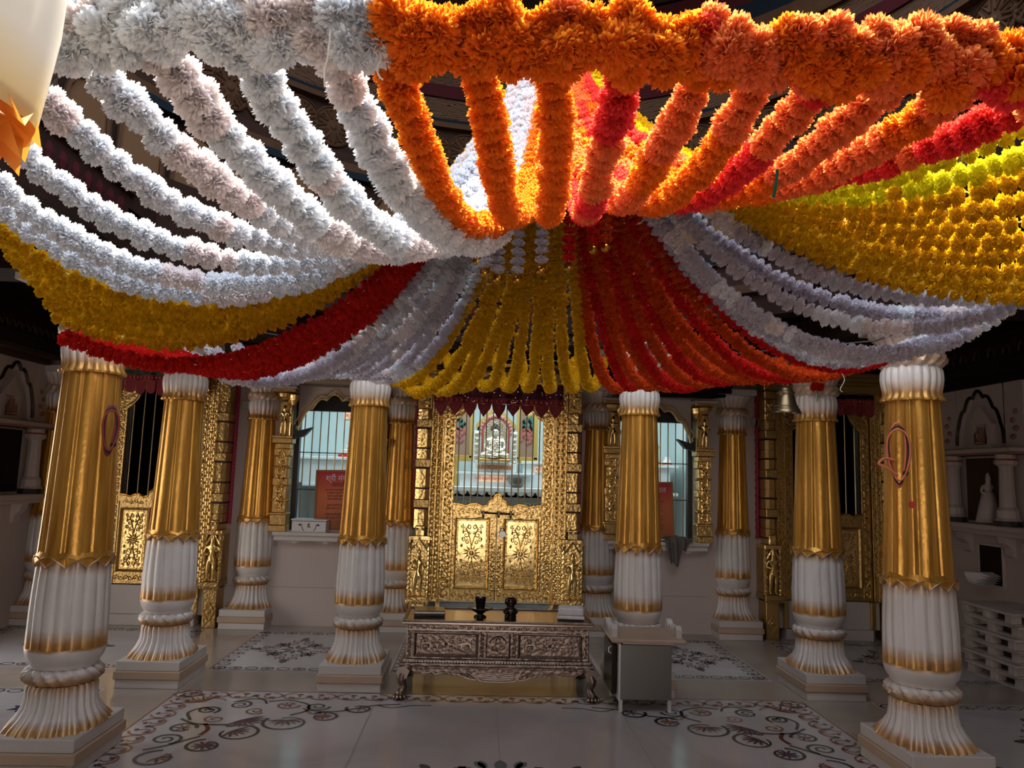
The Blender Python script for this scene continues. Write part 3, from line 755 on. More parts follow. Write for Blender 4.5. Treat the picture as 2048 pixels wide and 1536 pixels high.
for (x, y, z, cn, L), nm in zip(BL, bnm):
    o = thing('ball_pendant', 'gold mirror ball on a ' + nm, 'pendant', (x, y, z), group='mirror ball pendants under the hub')
    top = Vector((HUB.x + (x - HUB.x) * .4 - x, HUB.y - y, HUB.z - z))
    mb = MB().ball((0, 0, 0), .020, 14, 9); mb.build('mirror_ball', mat('amber_mirror', (.75, .36, .05), .12, 1.0), o)
    MB().tube([(0, 0, .015), (0, 0, L), tuple(top)], .0012, 4).build('cord', M_THREAD, o)
    string_flowers(o, [Vector((0, 0, .03 + L * i / 12)) for i in range(13)], 'far', ((cn, 1),), .029, .036, rnd=random.Random(int(x * 100)))

# ------------------------------------------------------------------ golden doors
def vine(x0, x1, z0, z1, y, rad=.0045, flip=1):
    """scrolling stem with curling tendrils in relief on the plane y (facing -y)"""
    mb = MB(); w = x1 - x0; xc = (x0 + x1) / 2; L = z1 - z0; n = max(2, round(L / (w * .95))); st = []
    for i in range(n * 8 + 1):
        f = i / (n * 8); st.append((xc + flip * w * .30 * sin(pi * n * f), y, z0 + L * f))
    mb.tube(st, rad, 4)
    for k in range(n):
        s_ = flip * (1 if k % 2 else -1); zc = z0 + L * (k + .5) / n; r = min(w * .34, L / n * .42)
        sp = spiral(xc - s_ * w * .12 * -1, zc, r, 1.2, pi if s_ > 0 else 0, s_, 14)
        mb.tube([(u, y, v) for u, v in sp], rad * .9, 4)
        mb.ball((xc + s_ * w * .12, y, zc), rad * 2, 6, 4)
        for q in (-1, 1): mb.ball((xc - s_ * w * .30, y, zc + q * r * .8), rad * 2.2, 5, 3, (1, .5, 1.8))
    return mb
def bouquet(xc, zc, w, h, y, rad=.004):
    """flower panel: central sun flower, scrolling leaves above and below"""
    mb = MB(); mb.ball((xc, y, zc), w * .10, 10, 6, (1, .5, 1))
    for k in range(12):
        a = 2 * pi * k / 12; mb.tube([(xc + w * .13 * cos(a), y, zc + w * .13 * sin(a)), (xc + w * .34 * cos(a + .12), y - .003, zc + w * .34 * sin(a + .12))], rad * 1.5, 4, taper=lambda t: 1.3 - t)
    for s_ in (-1, 1):
        for v in (-1, 1):
            for (px_, pz_, r, tr) in ((.22, .30, .14, 1.1), (.26, .38, .10, -1.2), (.12, .42, .09, 1.0), (.33, .22, .09, 1.0), (.38, .44, .07, 1.2), (.16, .18, .09, -1.1), (.40, .12, .06, 1.0), (.06, .33, .06, -1.0)):
                sp = spiral(xc + s_ * w * px_, zc + v * h * pz_, w * r, tr * s_ * v, pi / 2 * v, 1, 14); mb.tube([(a, y, b) for a, b in sp], rad, 4)
            mb.tube([(xc, y, zc + v * h * .12), (xc + s_ * w * .08, y, zc + v * h * .25), (xc + s_ * w * .22, y, zc + v * h * .40), (xc + s_ * w * .12, y, zc + v * h * .47)], rad * 1.3, 4)
            for t in range(3): mb.ball((xc + s_ * w * (.38 - .02 * t), y, zc + v * h * (.12 + .11 * t)), rad * 2.4, 5, 3, (1, .6, 1.6))
    return mb
def framed_panel(x0, x1, z0, z1, y, parent, mf, mp, y_in=.03, lab=None, b=.028):
    mb = MB(); P0 = [(x0, z0), (x1, z0), (x1, z1), (x0, z1)]
    def sh(d): return [(x0 + d, z0 + d), (x1 - d, z0 + d), (x1 - d, z1 - d), (x0 + d, z1 - d)]
    rings = [(0, y), (0, y - .014), (b * .35, y - .018), (b * .7, y - .006), (b, y + .012), (b * 1.25, y + .012)]
    for d, yy in rings: mb.v += [(u, yy, v) for u, v in sh(d)]
    for i in range(len(rings) - 1):
        for k in range(4): mb.f.append((4 * i + k, 4 * i + (k + 1) % 4, 4 * i + 4 + (k + 1) % 4, 4 * i + 4 + k))
    fr = mb.build('panel_moulding', mf, parent)
    d = b * 1.25
    pn = MB().box(x0 + d, x1 - d, y + .002, y + .02, z0 + d, z1 - d, .004).build('panel', mp, parent)
    return fr, pn
def statuette(parent, x, y, z, h, m, name='figure', face=True, pose='stand'):
    s_ = h
    if pose == 'stand':
        J = {'pel': (0, 0, .50, .075), 'wai': (0, 0, .58, .055), 'che': (0, 0, .70, .085), 'nek': (0, 0, .79, .035), 'hed': (0, -.01, .88, .062), 'crn': (0, 0, .97, .05), 'tip': (0, 0, 1.03, .015),
             'shl': (-.12, 0, .74, .035), 'ell': (-.17, -.02, .62, .030), 'hal': (-.06, -.09, .58, .022), 'shr': (.12, 0, .74, .035), 'elr': (.18, -.02, .62, .030), 'har': (.10, -.09, .68, .022),
             'hil': (-.055, 0, .44, .065), 'knl': (-.07, -.02, .25, .045), 'fol': (-.08, 0, .05, .032), 'tol': (-.09, -.08, .03, .028), 'hir': (.055, 0, .44, .065), 'knr': (.06, -.02, .25, .045), 'for': (.05, 0, .05, .032), 'tor': (.06, -.08, .03, .028)}
        E_ = [('pel', 'wai'), ('wai', 'che'), ('che', 'nek'), ('nek', 'hed'), ('hed', 'crn'), ('crn', 'tip'), ('che', 'shl'), ('shl', 'ell'), ('ell', 'hal'), ('che', 'shr'), ('shr', 'elr'), ('elr', 'har'),
              ('pel', 'hil'), ('hil', 'knl'), ('knl', 'fol'), ('fol', 'tol'), ('pel', 'hir'), ('hir', 'knr'), ('knr', 'for'), ('for', 'tor')]
    else:   # cross-legged, hands resting together in the lap
        J = {'pel': (0, 0, .12, .17), 'wai': (0, 0, .28, .13), 'che': (0, 0, .47, .18), 'nek': (0, 0, .62, .07), 'hed': (0, -.02, .75, .115), 'top': (0, 0, .88, .085), 'tip': (0, 0, .95, .03),
             'shl': (-.22, 0, .53, .075), 'ell': (-.28, -.06, .32, .06), 'hal': (-.06, -.24, .19, .045), 'shr': (.22, 0, .53, .075), 'elr': (.28, -.06, .32, .06), 'har': (.06, -.24, .19, .045),
             'knl': (-.40, -.14, .10, .085), 'fol': (.10, -.28, .08, .06), 'knr': (.40, -.14, .10, .085), 'for': (-.10, -.26, .13, .055)}
        E_ = [('pel', 'wai'), ('wai', 'che'), ('che', 'nek'), ('nek', 'hed'), ('hed', 'top'), ('top', 'tip'), ('che', 'shl'), ('shl', 'ell'), ('ell', 'hal'), ('che', 'shr'), ('shr', 'elr'), ('elr', 'har'),
              ('pel', 'knl'), ('knl', 'fol'), ('pel', 'knr'), ('knr', 'for')]
    J = {k: (a * s_, b * s_, c * s_, r * s_) for k, (a, b, c, r) in J.items()}
    o = skin(name, J, E_, m, parent, 2, (x, y, z))
    return o
def seg_pilaster(parent, xc, hw, y0, y1, zs, m, gm):
    """stack of moulded gold blocks with dark grooves; zs = [(z0, z1, kind)]"""
    for z0, z1, k in zs:
        if k == 'g': MB().box(xc - hw * 1.08, xc + hw * 1.08, y0 - .012, y1, z0, z1, .004).build('groove_slab', gm, parent)
        elif k == 'w': MB().box(xc - hw * 1.12, xc + hw * 1.12, y0 - .018, y1, z0, z1, .006).build('pilaster_block', M_GOLDD, parent)
        else:
            mb = MB(); a = hw * .45
            pts = [(-hw, y1), (-hw, y0 + .02), (-a, y0), (-a, y0 - .014), (a, y0 - .014), (a, y0), (hw, y0 + .02), (hw, y1)]
            mb.prism([(u, v) for u, v in pts], lambda u, v, d: (xc + u, v, d), z0, z1)
            mb.build('pilaster_block', m, parent)
def stack(z0, z1, n, g=.014):
    out = []; h = (z1 - z0) / n
    for i in range(n):
        a = z0 + h * i; k = 'w' if i % 4 == 2 else 'b'
        if i % 2 == 0: out.append((a, a + g, 'g')); a += g
        out.append((a, z0 + h * (i + 1) - .003, k))
    return out
def golden_door(idx, xc, sc, zb, side, m=M_GOLD, mp=M_GOLDS, label='', center=False):
    """idx door number; sc horizontal scale; zb leaf bottom"""
    Y = 7.45
    d = bpy.data.objects.new(f'door_{idx}', None); COL.objects.link(d); d['kind'] = 'structure'
    hb, ho = .43 * sc, .545 * sc
    zt, zr = 2.42, 1.17
    for s_ in (-1, 1):
        X = lambda a: xc + s_ * a
        def bx(a0, a1, y0, y1, z0, z1, b=.004): 
            xa, xb = sorted((X(a0), X(a1))); return (xa, xb, y0, y1, z0, z1, b)
        lf = MB(); 
        lf.box(*bx(.003, hb, Y, Y + .045, zb, zr))
        lf.box(*bx(hb, ho, Y - .004, Y + .045, zb, zt))
        # scalloped top rail
        pts = [(.002, zr - .02), (.002, zr + .155), (.03, zr + .135), (.045, zr + .10), (.085, zr + .075), (.10, zr + .04), (.15, zr + .03), (.20, zr + .055), (.26, zr + .05), (.31, zr + .03), (.36, zr + .045), (.43, zr + .05), (.43, zr - .02)]
        lf.prism([(X(u * sc), v) for u, v in pts], lambda u, v, dd: (u, dd, v), Y - .012, Y + .03)
        leaf = lf.build('door_leaf', m, d)
        rl = MB(); rl.tube([(X(u * sc), Y - .014, v - .012) for u, v in pts[1:-1]], .005, 4); rl.tube([(X(u * sc), Y - .014, v - .001) for u, v in pts[1:-1]], .004, 4)
        rl.build('rail_beading', mp, leaf)
        xa, xb = sorted((X(.065 * sc), X(hb - .02)))
        fr, pn = framed_panel(xa, xb, zb + .11, zr - .08, Y - .004, leaf, m, mp)
        cz = (zb + zr) / 2 + .015
        bouquet((xa + xb) / 2, cz, (xb - xa) * .74, (zr - zb) * .66, Y - .004, .0045).build('flower_relief', m, leaf)
        a_, b_ = sorted((X(hb + .012), X(ho - .012)))
        vine(a_, b_, zb + .03, zt - .12, Y - .006, .005, s_).build('vine_relief', mp, leaf)
        a_, b_ = sorted((X(hb), X(.07))); mb = MB()
        for k in range(6): # tendrils on the bottom and top rails
            xx = a_ + (b_ - a_) * (k + .5) / 6
            mb.tube([(u, Y - .004, v) for u, v in spiral(xx, zb + .055, .026, 1.2, 0, (-1) ** k, 12)], .0038, 4)
            if k not in (0, 5): mb.tube([(u, Y - .013, v) for u, v in spiral(xx, zr - .025, .022, 1.1, pi, (-1) ** k, 12)], .0034, 4)
        mb.build('rail_relief', mp, leaf)
        vine(min(X(.008), X(.055)), max(X(.008), X(.055)), zb + .05, zb + .55, Y - .002, .0038, s_).build('stile_relief', mp, leaf)
        for zz in (zb + .32, zr + .38): MB().lathe([(.012, -.06), (.012, .06)], 8, (X(ho + .004), Y - .012, zz)).build('hinge', M_GROOVE, leaf)
    # bars of the open upper half
    nb = 13 if center else 7
    for k in range(nb):
        bxx = xc - hb + 2 * hb * (k + .5) / nb
        MB().lathe([(.0062, zr - .02), (.0062, zt)], 8, (bxx, Y + .02, 0)).build('bar', M_BAR, d)
    if center:
        bo = MB(); bo.tube([(xc - .155, Y - .04, 1.135), (xc + .165, Y - .04, 1.125)], .009, 8)
        for xx in (xc - .135, xc + .015, xc + .13): bo.box(xx - .012, xx + .012, Y - .055, Y - .012, 1.105, 1.155, .004); bo.ball((xx, Y - .055, 1.10), .011, 8, 5)
        bo.build('latch_bolt', M_DARKM, d)
        pl = MB(); pl.lathe([(.031, -.014), (.034, -.008), (.034, .008), (.031, .014)], 20, (xc + .055, Y - .04, .935), ax='y'); po = pl.build('padlock', M_STEELB, d)
        MB().tube([(xc + .055 + .020 * cos(a), Y - .04, .965 + .026 * sin(a)) for a in [pi * i / 8 for i in range(9)]], .0045, 6).build('shackle', M_DARKM, po)
    # surround
    f = thing('golden_door_frame', label, 'door frame')
    for s_ in (-1, 1):
        X = lambda a: xc + s_ * a
        a_, b_ = sorted((X(ho + .004), X(ho + .115 * sc)))
        jb = MB(); jb.box(a_, b_, Y - .03, 7.6, zb - .01, 2.45, .006)
        for q in (.006, .5, .994): xx = a_ + (b_ - a_) * q; jb.box(xx - .007, xx + .007, Y - .042, Y - .028, zb, 2.44, .003)
        j_ = jb.build('jamb', m, f)
        vine(a_ + .006, (a_ + b_) / 2 - .004, zb + .04, 2.3, Y - .034, .0048, s_).build('vine_relief', mp, j_)
        vine((a_ + b_) / 2 + .004, b_ - .006, zb + .04, 2.3, Y - .034, .0048, -s_).build('vine_relief', mp, j_)
        pc, pw = ho + .19 * sc, .066 * sc
        seg_pilaster(f, X(pc), pw, Y - .055, 7.6, stack(.96, 2.12, 12), m, M_GROOVE)
        MB().box(X(pc) - pw * 1.1, X(pc) + pw * 1.1, Y - .06, 7.6, 2.12, 2.34, .01).build('capital_block', M_GOLDD, f)
        vine(X(pc) - pw, X(pc) + pw, 2.13, 2.33, Y - .063, .005).build('capital_relief', mp, f)
        MB().box(X(pc) - pw * 1.3, X(pc) + pw * 1.3, Y - .08, 7.6, 2.34, 2.42, .012).build('cap_slab', m, f)
        # base blocks and small niche with a guardian
        MB().box(X(pc) - pw * 1.2, X(pc) + pw * 1.2, Y - .055, 7.6, .0, zb - .02, .006).build('base_block', m, f)
        dm = MB(); dd_ = .05
        dm.tube([(X(pc) + u * dd_, Y - .058, .15 + v * .09) for u, v in ((-1, 0), (0, 1), (1, 0), (0, -1), (-1, 0))], .006, 4); dm.ball((X(pc), Y - .056, .15), .02, 8, 5)
        dm.build('diamond_boss', mp, f)
        MB().box(X(pc) - pw * 1.7, X(pc) + pw * 1.7, Y - .12, 7.6, zb + .0, zb + .05, .006).build('niche_sill', m, f)
        sk = MB()
        for k in range(6): sk.ball((X(pc) - pw * 1.45 + pw * 2.9 * k / 5, Y - .10, zb - .004), .020, 7, 4, (1, .5, 1))
        sk.build('niche_lobes', m, f)
        nb_ = MB().box(X(pc) - pw * 1.55, X(pc) + pw * 1.55, Y - .055, 7.6, zb + .05, .90, .004)
        nb_.build('niche_back', m, f)
        for q in (-1, 1):
            cx_ = X(pc) + q * pw * 1.35; cm = MB()
            prof = [(.016, zb + .05)]
            z = zb + .06
            while z < .80: prof += [(.013, z), (.018, z + .012), (.018, z + .03), (.013, z + .042)]; z += .045
            prof += [(.02, .81), (.026, .84), (.02, .86)]
            cm.lathe(prof, 10, (cx_, Y - .075, 0)); cm.build('niche_colonnette', mp, f)
        am_ = MB().tube([(X(pc) - pw * 1.3, Y - .08, .76), (X(pc) - pw * .6, Y - .08, .82), (X(pc), Y - .085, .88), (X(pc) + pw * .6, Y - .08, .82), (X(pc) + pw * 1.3, Y - .08, .76)], .011, 6)
        am_.box(X(pc) - pw * 1.6, X(pc) + pw * 1.6, Y - .09, 7.6, .86, .905, .006); am_.box(X(pc) - pw * .7, X(pc) + pw * .7, Y - .085, 7.6, .90, 1.0, .01)
        am_.ball((X(pc) - pw * .4, Y - .09, .965), .014, 8, 5); am_.ball((X(pc) + pw * .4, Y - .09, .965), .014, 8, 5)
        am_.build('niche_arch', mp, f)
        statuette(f, X(pc), Y - .085, zb + .05, .43, mp, 'guardian_figure')
        # pink ribbon edging
        rb_ = MB(); xr = X(ho + .28 * sc)
        zz = .95
        while zz < 2.4: rb_.box(xr - .010 - .006 * (int(zz * 25) % 2), xr + .010, 7.575, 7.60, zz, zz + .038); zz += .04
        rb_.build('pink_edging', M_PINK, f)
    # corner scrolls inside the opening
    for s_ in (-1, 1):
        X = lambda a: xc + s_ * a
        mb = MB(); pts = [(X(hb + .02), 2.42), (X(hb + .02), 2.02), (X(hb - .05 * sc), 2.06), (X(hb - .12 * sc), 2.13), (X(hb - .17 * sc), 2.22), (X(hb - .26 * sc), 2.25), (X(hb - .26 * sc), 2.42)]
        mb.prism(pts, lambda u, v, dd: (u, dd, v), Y - .012, Y + .01)
        for k in range(4):
            mb.tube([(X(hb + .01), Y - .016, 2.06 + .07 * k), (X(hb - .07 * sc), Y - .016, 2.10 + .07 * k), (X(hb - .13 * sc - .03 * k), Y - .016, 2.18 + .06 * k)], .006, 4)
        mb.tube([(u, Y - .016, v) for u, v in spiral(X(hb - .17 * sc), 2.30, .05, 1.3, 0, s_, 16)], .006, 4)
        mb.build('corner_scroll', m, f)
    w_ = ho + .27 * sc
    MB().box(xc - w_, xc + w_, Y - .06, 7.6, 2.42, 2.50, .008).build('lintel', m, f)
    lb = MB()
    for z0, z1, q in ((2.50, 2.53, .10), (2.53, 2.58, .06), (2.58, 2.62, .12)): lb.box(xc - w_ - .02, xc + w_ + .02, Y - q, 7.6, z0, z1, .006)
    lb.build('cornice', M_GOLDS if center else M_GOLDD, f)
    th = MB(); th.box(xc - ho, xc + ho, Y + .0, 7.6, 0, .10, .004); th.box(xc - ho - .10 * sc, xc + ho + .10 * sc, Y + .03, 7.60, .10, zb - .012, .004)
    th.build('threshold', M_MARB if not center else M_SHRD, f)
    tb = MB()
    for k in range(4 if center else 3):
        n_ = 3 if center else 2; xx = xc - ho + 2 * ho * k / n_; tb.box(xx - .022, xx + .022, Y - .01, Y + .03, .10, zb - .012, .004)
    tb.build('threshold_post', m, f)
    return d, f
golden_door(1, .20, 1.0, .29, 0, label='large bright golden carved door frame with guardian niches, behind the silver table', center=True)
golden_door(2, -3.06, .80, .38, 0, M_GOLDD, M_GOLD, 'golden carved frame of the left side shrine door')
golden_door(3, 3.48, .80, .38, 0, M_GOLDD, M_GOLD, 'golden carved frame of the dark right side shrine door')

def valance(xc, x0, x1, zt, zb_, n, y, mtop, mpen, label, tip=.13, lob=False):
    o = thing('door_valance', label, 'valance', (xc, y, zb_))
    mb = MB(); K = 60; H_ = zt - zb_
    for i in range(K + 1):
        f = i / K; x = x0 + (x1 - x0) * f - xc; yy = .010 * sin(f * 31) + .006 * sin(f * 77)
        mb.v += [(x, yy, H_), (x, yy * 1.4 - .004, .055), (x, yy * 1.6, 0)]
    mb.f = [(3 * i, 3 * i + 1, 3 * i + 4, 3 * i + 3) for i in range(K)]
    mb.build('embroidered_cloth', mtop, o, True)
    mb2 = MB(); mb2.v = [(x, y_ - .002, z) for x, y_, z in mb.v]; mb2.f = [(3 * i + 1, 3 * i + 2, 3 * i + 5, 3 * i + 4) for i in range(K)]
    mb2.build('border_band', mpen, o, True)
    mb = MB()
    for zz in (.052, .004): mb.tube([(x0 + (x1 - x0) * i / K - xc, .010 * sin(i / K * 31) * 1.5 - .008, zz) for i in range(K + 1)], .0022, 4)
    for i in range(26): mb.box(x0 - xc + (x1 - x0) * (i + .3) / 26, x0 - xc + (x1 - x0) * (i + .7) / 26, -.022, -.008, .018, .038)
    mb.build('border_stitching', M_THRM, o)
    w = (x1 - x0) / n
    for k in range(n):
        cx = x0 - xc + w * (k + .5); tl = tip * (1, .95, 1.08, 1.0, 1.15, .9, .85, .95, 1.0)[k % 9]; sk = random.uniform(-.01, .01)
        p = MB(); pts = [(cx - w * .49, .0), (cx + w * .49, 0), (cx + w * .42, -tl * .35), (cx + sk, -tl), (cx - w * .42, -tl * .35)] if not lob else [(cx - w * .45, 0), (cx + w * .45, 0)] + [(cx + w * .45 * cos(a), -tl * .9 - tl * .5 * sin(a)) for a in [pi * i / 6 for i in range(7)]]
        p.prism(pts, lambda u, v, dd: (u, dd + .01 * sin(u * 40), v), -.004, .002)
        po = p.build('pennant', mpen, o)
        if not lob:
            q = MB()
            for sc_ in (.62, .30): q.tube([(cx, -.007, -tl * .30 + .042 * sc_), (cx + w * .32 * sc_, -.007, -tl * .36), (cx + sk * .6, -.007, -tl * .36 - .055 * sc_), (cx - w * .32 * sc_, -.007, -tl * .36), (cx, -.007, -tl * .30 + .042 * sc_)], .0022, 4)
            q.build('diamond_stitch', M_THRM, po)
    if not lob:
        sq = MB(); rr = random.Random(3)
        for _ in range(60): sq.ball((rr.uniform(x0, x1) - xc, -.018, rr.uniform(.01, H_)), .0035, 6, 4, (1, .4, 1))
        sq.build('sequins', M_SEQ, o, kind='stuff')
    return o
valance(.18, -.45, .81, 2.39, 2.185, 9, 7.33, M_MAROON, M_CRIM, 'maroon embroidered valance with pointed pennants over the golden door')
valance(-3.06, -3.50, -2.62, 2.40, 2.30, 9, 7.34, M_GREENB, M_CRIM, 'dark green valance with rounded red tabs over the left shrine door', .09, True)
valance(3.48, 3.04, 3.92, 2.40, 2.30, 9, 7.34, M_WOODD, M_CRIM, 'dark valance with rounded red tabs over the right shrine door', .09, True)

# ------------------------------------------------------------------ windows of the back wall
for wi, (xc, side) in enumerate(WIN):
    s_ = -1 if side == 'left' else 1
    w = bpy.data.objects.new(f'window_{wi + 1}', None); COL.objects.link(w); w['kind'] = 'structure'
    arch_plate(xc, WHW - .04, 1.83, 2.17, 2.32, 7.56, 7.62, M_WALL, 'arch_panel', w, .045, (.013, M_GOLD))
    fr = MB(); fr.box(xc - WHW, xc - WHW + .045, 7.70, 7.78, WZ0, 2.30); fr.box(xc + WHW - .045, xc + WHW, 7.70, 7.78, WZ0, 2.30); fr.box(xc - WHW, xc + WHW, 7.70, 7.78, 2.09, 2.30)
    fr.build('window_frame', M_BLACK, w)
    for k in range(9):
        xx = xc - WHW + .045 + (2 * WHW - .09) * (k + .5) / 9
        MB().lathe([(.0062, WZ0), (.0062, 2.12)], 8, (xx, 7.74, 0)).build('bar', M_BAR, w)
    for zz in (1.67, 1.30): MB().tube([(xc - WHW + .04, 7.735, zz), (xc + WHW - .04, 7.735, zz)], .005, 6).build('cross_bar', M_GROOVE, w)
    # sill shelf
    sl = MB(); sl.box(xc - .50, xc + .50, 7.44, 7.62, .865, .90, .004); sl.box(xc - .49, xc + .49, 7.47, 7.60, .815, .865, .004)
    for q in (-.30, 0, .30):
        sl.prism([(q - .14, .815), (q - .03, .80), (q, .785), (q + .03, .80), (q + .14, .815)], lambda u, v, d: (xc + u, d, v), 7.50, 7.60)
    sl.box(xc - WHW, xc + WHW, 7.6, 7.94, .86, .899)
    sl.build('window_sill', M_MARB, w)
    # golden side pilasters with a figure each
    for q in (-1, 1):
        px_ = xc + q * .46; nm = 'left' if q < 0 else 'right'
        p = thing('golden_window_pilaster', f'slim golden pilaster with a standing figure, {nm} of the {side} arched window', 'pilaster', (px_, 7.6, .90), group='golden pilasters of the windows')
        def B(a, b, y0, z0, z1, m, nme='pilaster_block', bv=.005): return MB().box(a, b, y0, 0, z0, z1, bv).build(nme, m, p)
        B(-.085, .085, -.15, 0, .06, M_GOLDD); B(-.078, .078, -.14, .06, .16, M_GOLDD); B(-.088, .088, -.155, .16, .18, M_GOLD)
        z = .18
        for h_, wd in ((.11, .066), (.02, .08), (.13, .066), (.07, .075), (.10, .062), (.015, .08), (.10, .062), (.07, .078), (.05, .07)):
            B(-wd, wd, -.13, z, z + h_ - .003, M_GOLD); z += h_
        vine(-.045, .045, .2, .80, -.135, .005).build('pilaster_relief', M_GOLDS, p)
        B(-.095, .095, -.165, z, z + .05, M_GOLDD); B(-.10, .10, -.17, z + .05, z + .075, M_GOLD); z += .075
        statuette(p, 0, -.13, z, .30, M_GOLDS, 'standing_figure')
        B(-.055, .055, -.09, z, z + .33, M_GOLDD, 'niche_back')
        MB().lathe([(.012, z), (.012, z + .30)], 8, (q * -.062, -.12, 0)).build('colonnette', M_GOLDS, p)
        cp = MB(); cp.lathe([(.03, z + .30), (.05, z + .33), (.045, z + .35), (.075, z + .38), (.085, z + .41), (.06, z + .43)], 14, (0, -.10, 0)); cp.lathe([(.02, z + .30), (.045, z + .35), (.055, z + .40), (.03, z + .42)], 12, (q * -.075, -.11, 0))
        cp.build('capital', M_GOLD, p)
        B(-.11, .11, -.19, z + .425, z + .455, M_GOLDD, 'abacus')
        B(-.12, .12, -.20, z + .455, z + .48, M_WALL, 'abacus')
        # black floodlight beside the figure
        if (side, q) in (('left', -1), ('right', 1), ('left', 1)):
            l = thing('black_floodlight', f'small black angled floodlight clipped by the {nm} pilaster of the {side} window', 'floodlight', (px_ - q * .10, 7.49, 1.84), group='floodlights by the windows')
            MB().prism([(.02 * -q, .0), (.10 * -q, .02), (.18 * -q, .11), (.10 * -q, .085), (.05 * -q, .07), (.0, .10), (.0, .0)], lambda u, v, d: (u, d, v - .04), -.05, .04).build('lamp_housing', M_BLACK, l)
            MB().box(-.012, .012, -.01, .05, -.05, .09).build('clip', M_BLACK, l)
# beam mouldings above the windows
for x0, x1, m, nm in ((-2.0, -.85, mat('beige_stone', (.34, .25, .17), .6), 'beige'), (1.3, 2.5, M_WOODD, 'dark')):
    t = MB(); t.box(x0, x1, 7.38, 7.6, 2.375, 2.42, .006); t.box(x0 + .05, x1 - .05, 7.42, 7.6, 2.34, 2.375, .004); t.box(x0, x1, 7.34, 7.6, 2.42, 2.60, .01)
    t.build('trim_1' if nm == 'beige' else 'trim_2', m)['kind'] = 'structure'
for x, lab in ((-2.33, 'left'), (2.815, 'right')):
    tag(MB().box(x - .045, x + .045, 7.575, 7.605, 2.075, 2.165, .01).build('alarm_box', M_WALL), f'small square white box high on the wall between column and {lab} shrine door', 'box')

# posters leaning in the windows
def poster(x, z, w, h, lab):
    o = thing('framed_poster', lab, 'poster', (x, 7.665, z)); o.rotation_euler = (radians(-3), radians(-1.5), 0)
    fr = MB()
    for a, b, c, d in ((-w / 2, w / 2, 0, .018), (-w / 2, w / 2, h - .018, h), (-w / 2, -w / 2 + .018, .018, h - .018), (w / 2 - .018, w / 2, .018, h - .018)): fr.box(a, b, -.012, .012, c, d, .003)
    fr.build('picture_frame', M_FRAME, o)
    m, ns, ls, b = new_mat('poster_print'); t = ns.new('ShaderNodeTexCoord'); s_ = ns.new('ShaderNodeSeparateXYZ'); r = ns.new('ShaderNodeValToRGB')
    ls.new(t.outputs['Generated'], s_.inputs[0]); ls.new(s_.outputs['Z'], r.inputs[0]); ls.new(r.outputs[0], b.inputs['Base Color'])
    r.color_ramp.elements[0].color = (.42, .13, .05, 1); r.color_ramp.elements[1].color = (.50, .03, .05, 1); e = r.color_ramp.elements.new(.6); e.color = (.60, .16, .07, 1); b.inputs['Roughness'].default_value = .25
    MB().box(-w / 2 + .016, w / 2 - .016, -.004, .006, .016, h - .016).build('print', m, o)
    lm = MATS.get('poster_white') or mat('poster_white', (.75, .62, .70), .5)
    text_mesh('श्री मंगल', .075, lm, 'title_lettering', o, (0, -.0055, h - .085))
    text_mesh('आरती', .062, M_INK, 'heading_lettering', o, (0, -.0055, h - .15))
    ln = ['जय जय आरती आदि जिणंदा', 'नाभिराया मरुदेवी को नंदा', 'पहेली आरती पूजा कीजे', 'नरभव पामीने लाहो लीजे', '', 'दूसरी आरती दीन दयाला', 'धुलेवा मंडन जग अजवाला', '', 'तीसरी आरती त्रिभुवन देवा', 'सुर नर इंद्र करे तोरी सेवा']
    for i, t_ in enumerate(ln):
        if t_: text_mesh(t_, .023, M_INK, 'text_line', o, (-.01, -.0055, h - .20 - .030 * i))
    return o
poster(-1.375, .905, .46, .60, 'red framed prayer poster leaning in the left window behind the silver box')
poster(1.80, .905, .40, .575, 'red framed prayer poster leaning in the dim right window')
# silver donation box
o = thing('silver_box', 'small silver donation box with a lid on the left window sill', 'box', (-1.605, 7.50, .90))
MB().box(-.165, .165, -.05, .10, 0, .105, .006).build('body', M_STEELB, o); MB().box(-.172, .172, -.056, .106, .108, .126, .004).build('lid', M_STEELB, o)
dq = MB()
for s_ in (-1, 1): dq.tube([(s_ * .10, -.052, .065), (s_ * .07, -.052, .066), (s_ * .06, -.052, .03), (s_ * .045, -.052, .014)], .003, 4); dq.ball((s_ * .085, -.05, .072), .011, 6, 4, (1.6, .3, .6))
dq.box(-.012, -.004, -.054, -.048, .045, .085); dq.tube([(.0, -.052, .085), (.004, -.052, .05), (.014, -.052, .045)], .003, 4)
dq.build('engraving', M_GROOVE, o)
# grey cloth hanging off the right sill
o = thing('grey_cloth', 'crumpled grey cloth hanging over the edge of the right window sill', 'cloth', (1.98, 7.45, .90))
K, L = 22, 14; mb = MB()
for j in range(L + 1):
    for i in range(K + 1):
        u = i / K; v = j / L; x = -.14 + .28 * u
        if v < .35: y = .10 - .13 * v / .35; z = .012 + .02 * abs(sin(u * 9 + v * 7)) + .03 * sin(pi * u)
        else:
            q = (v - .35) / .65; dr = .26 * (1 - .75 * abs(2 * u - .62)) + .04 * sin(u * 17); y = -.045 - .018 * sin(u * 21) ; z = .012 - q * dr; x *= 1 - .25 * q
        mb.v.append((x, y, z))
mb.f = [(j * (K + 1) + i, j * (K + 1) + i + 1, (j + 1) * (K + 1) + i + 1, (j + 1) * (K + 1) + i) for j in range(L) for i in range(K)]
mb.build('folded_cloth', M_CLOTH, o, True)
tag(MB().ball((1.72, 7.50, .925), .03, 12, 8, (2.6, 1, .85)).build('dark_bundle', M_CLOTH), 'dark rolled bundle lying on the right window sill', 'bundle')

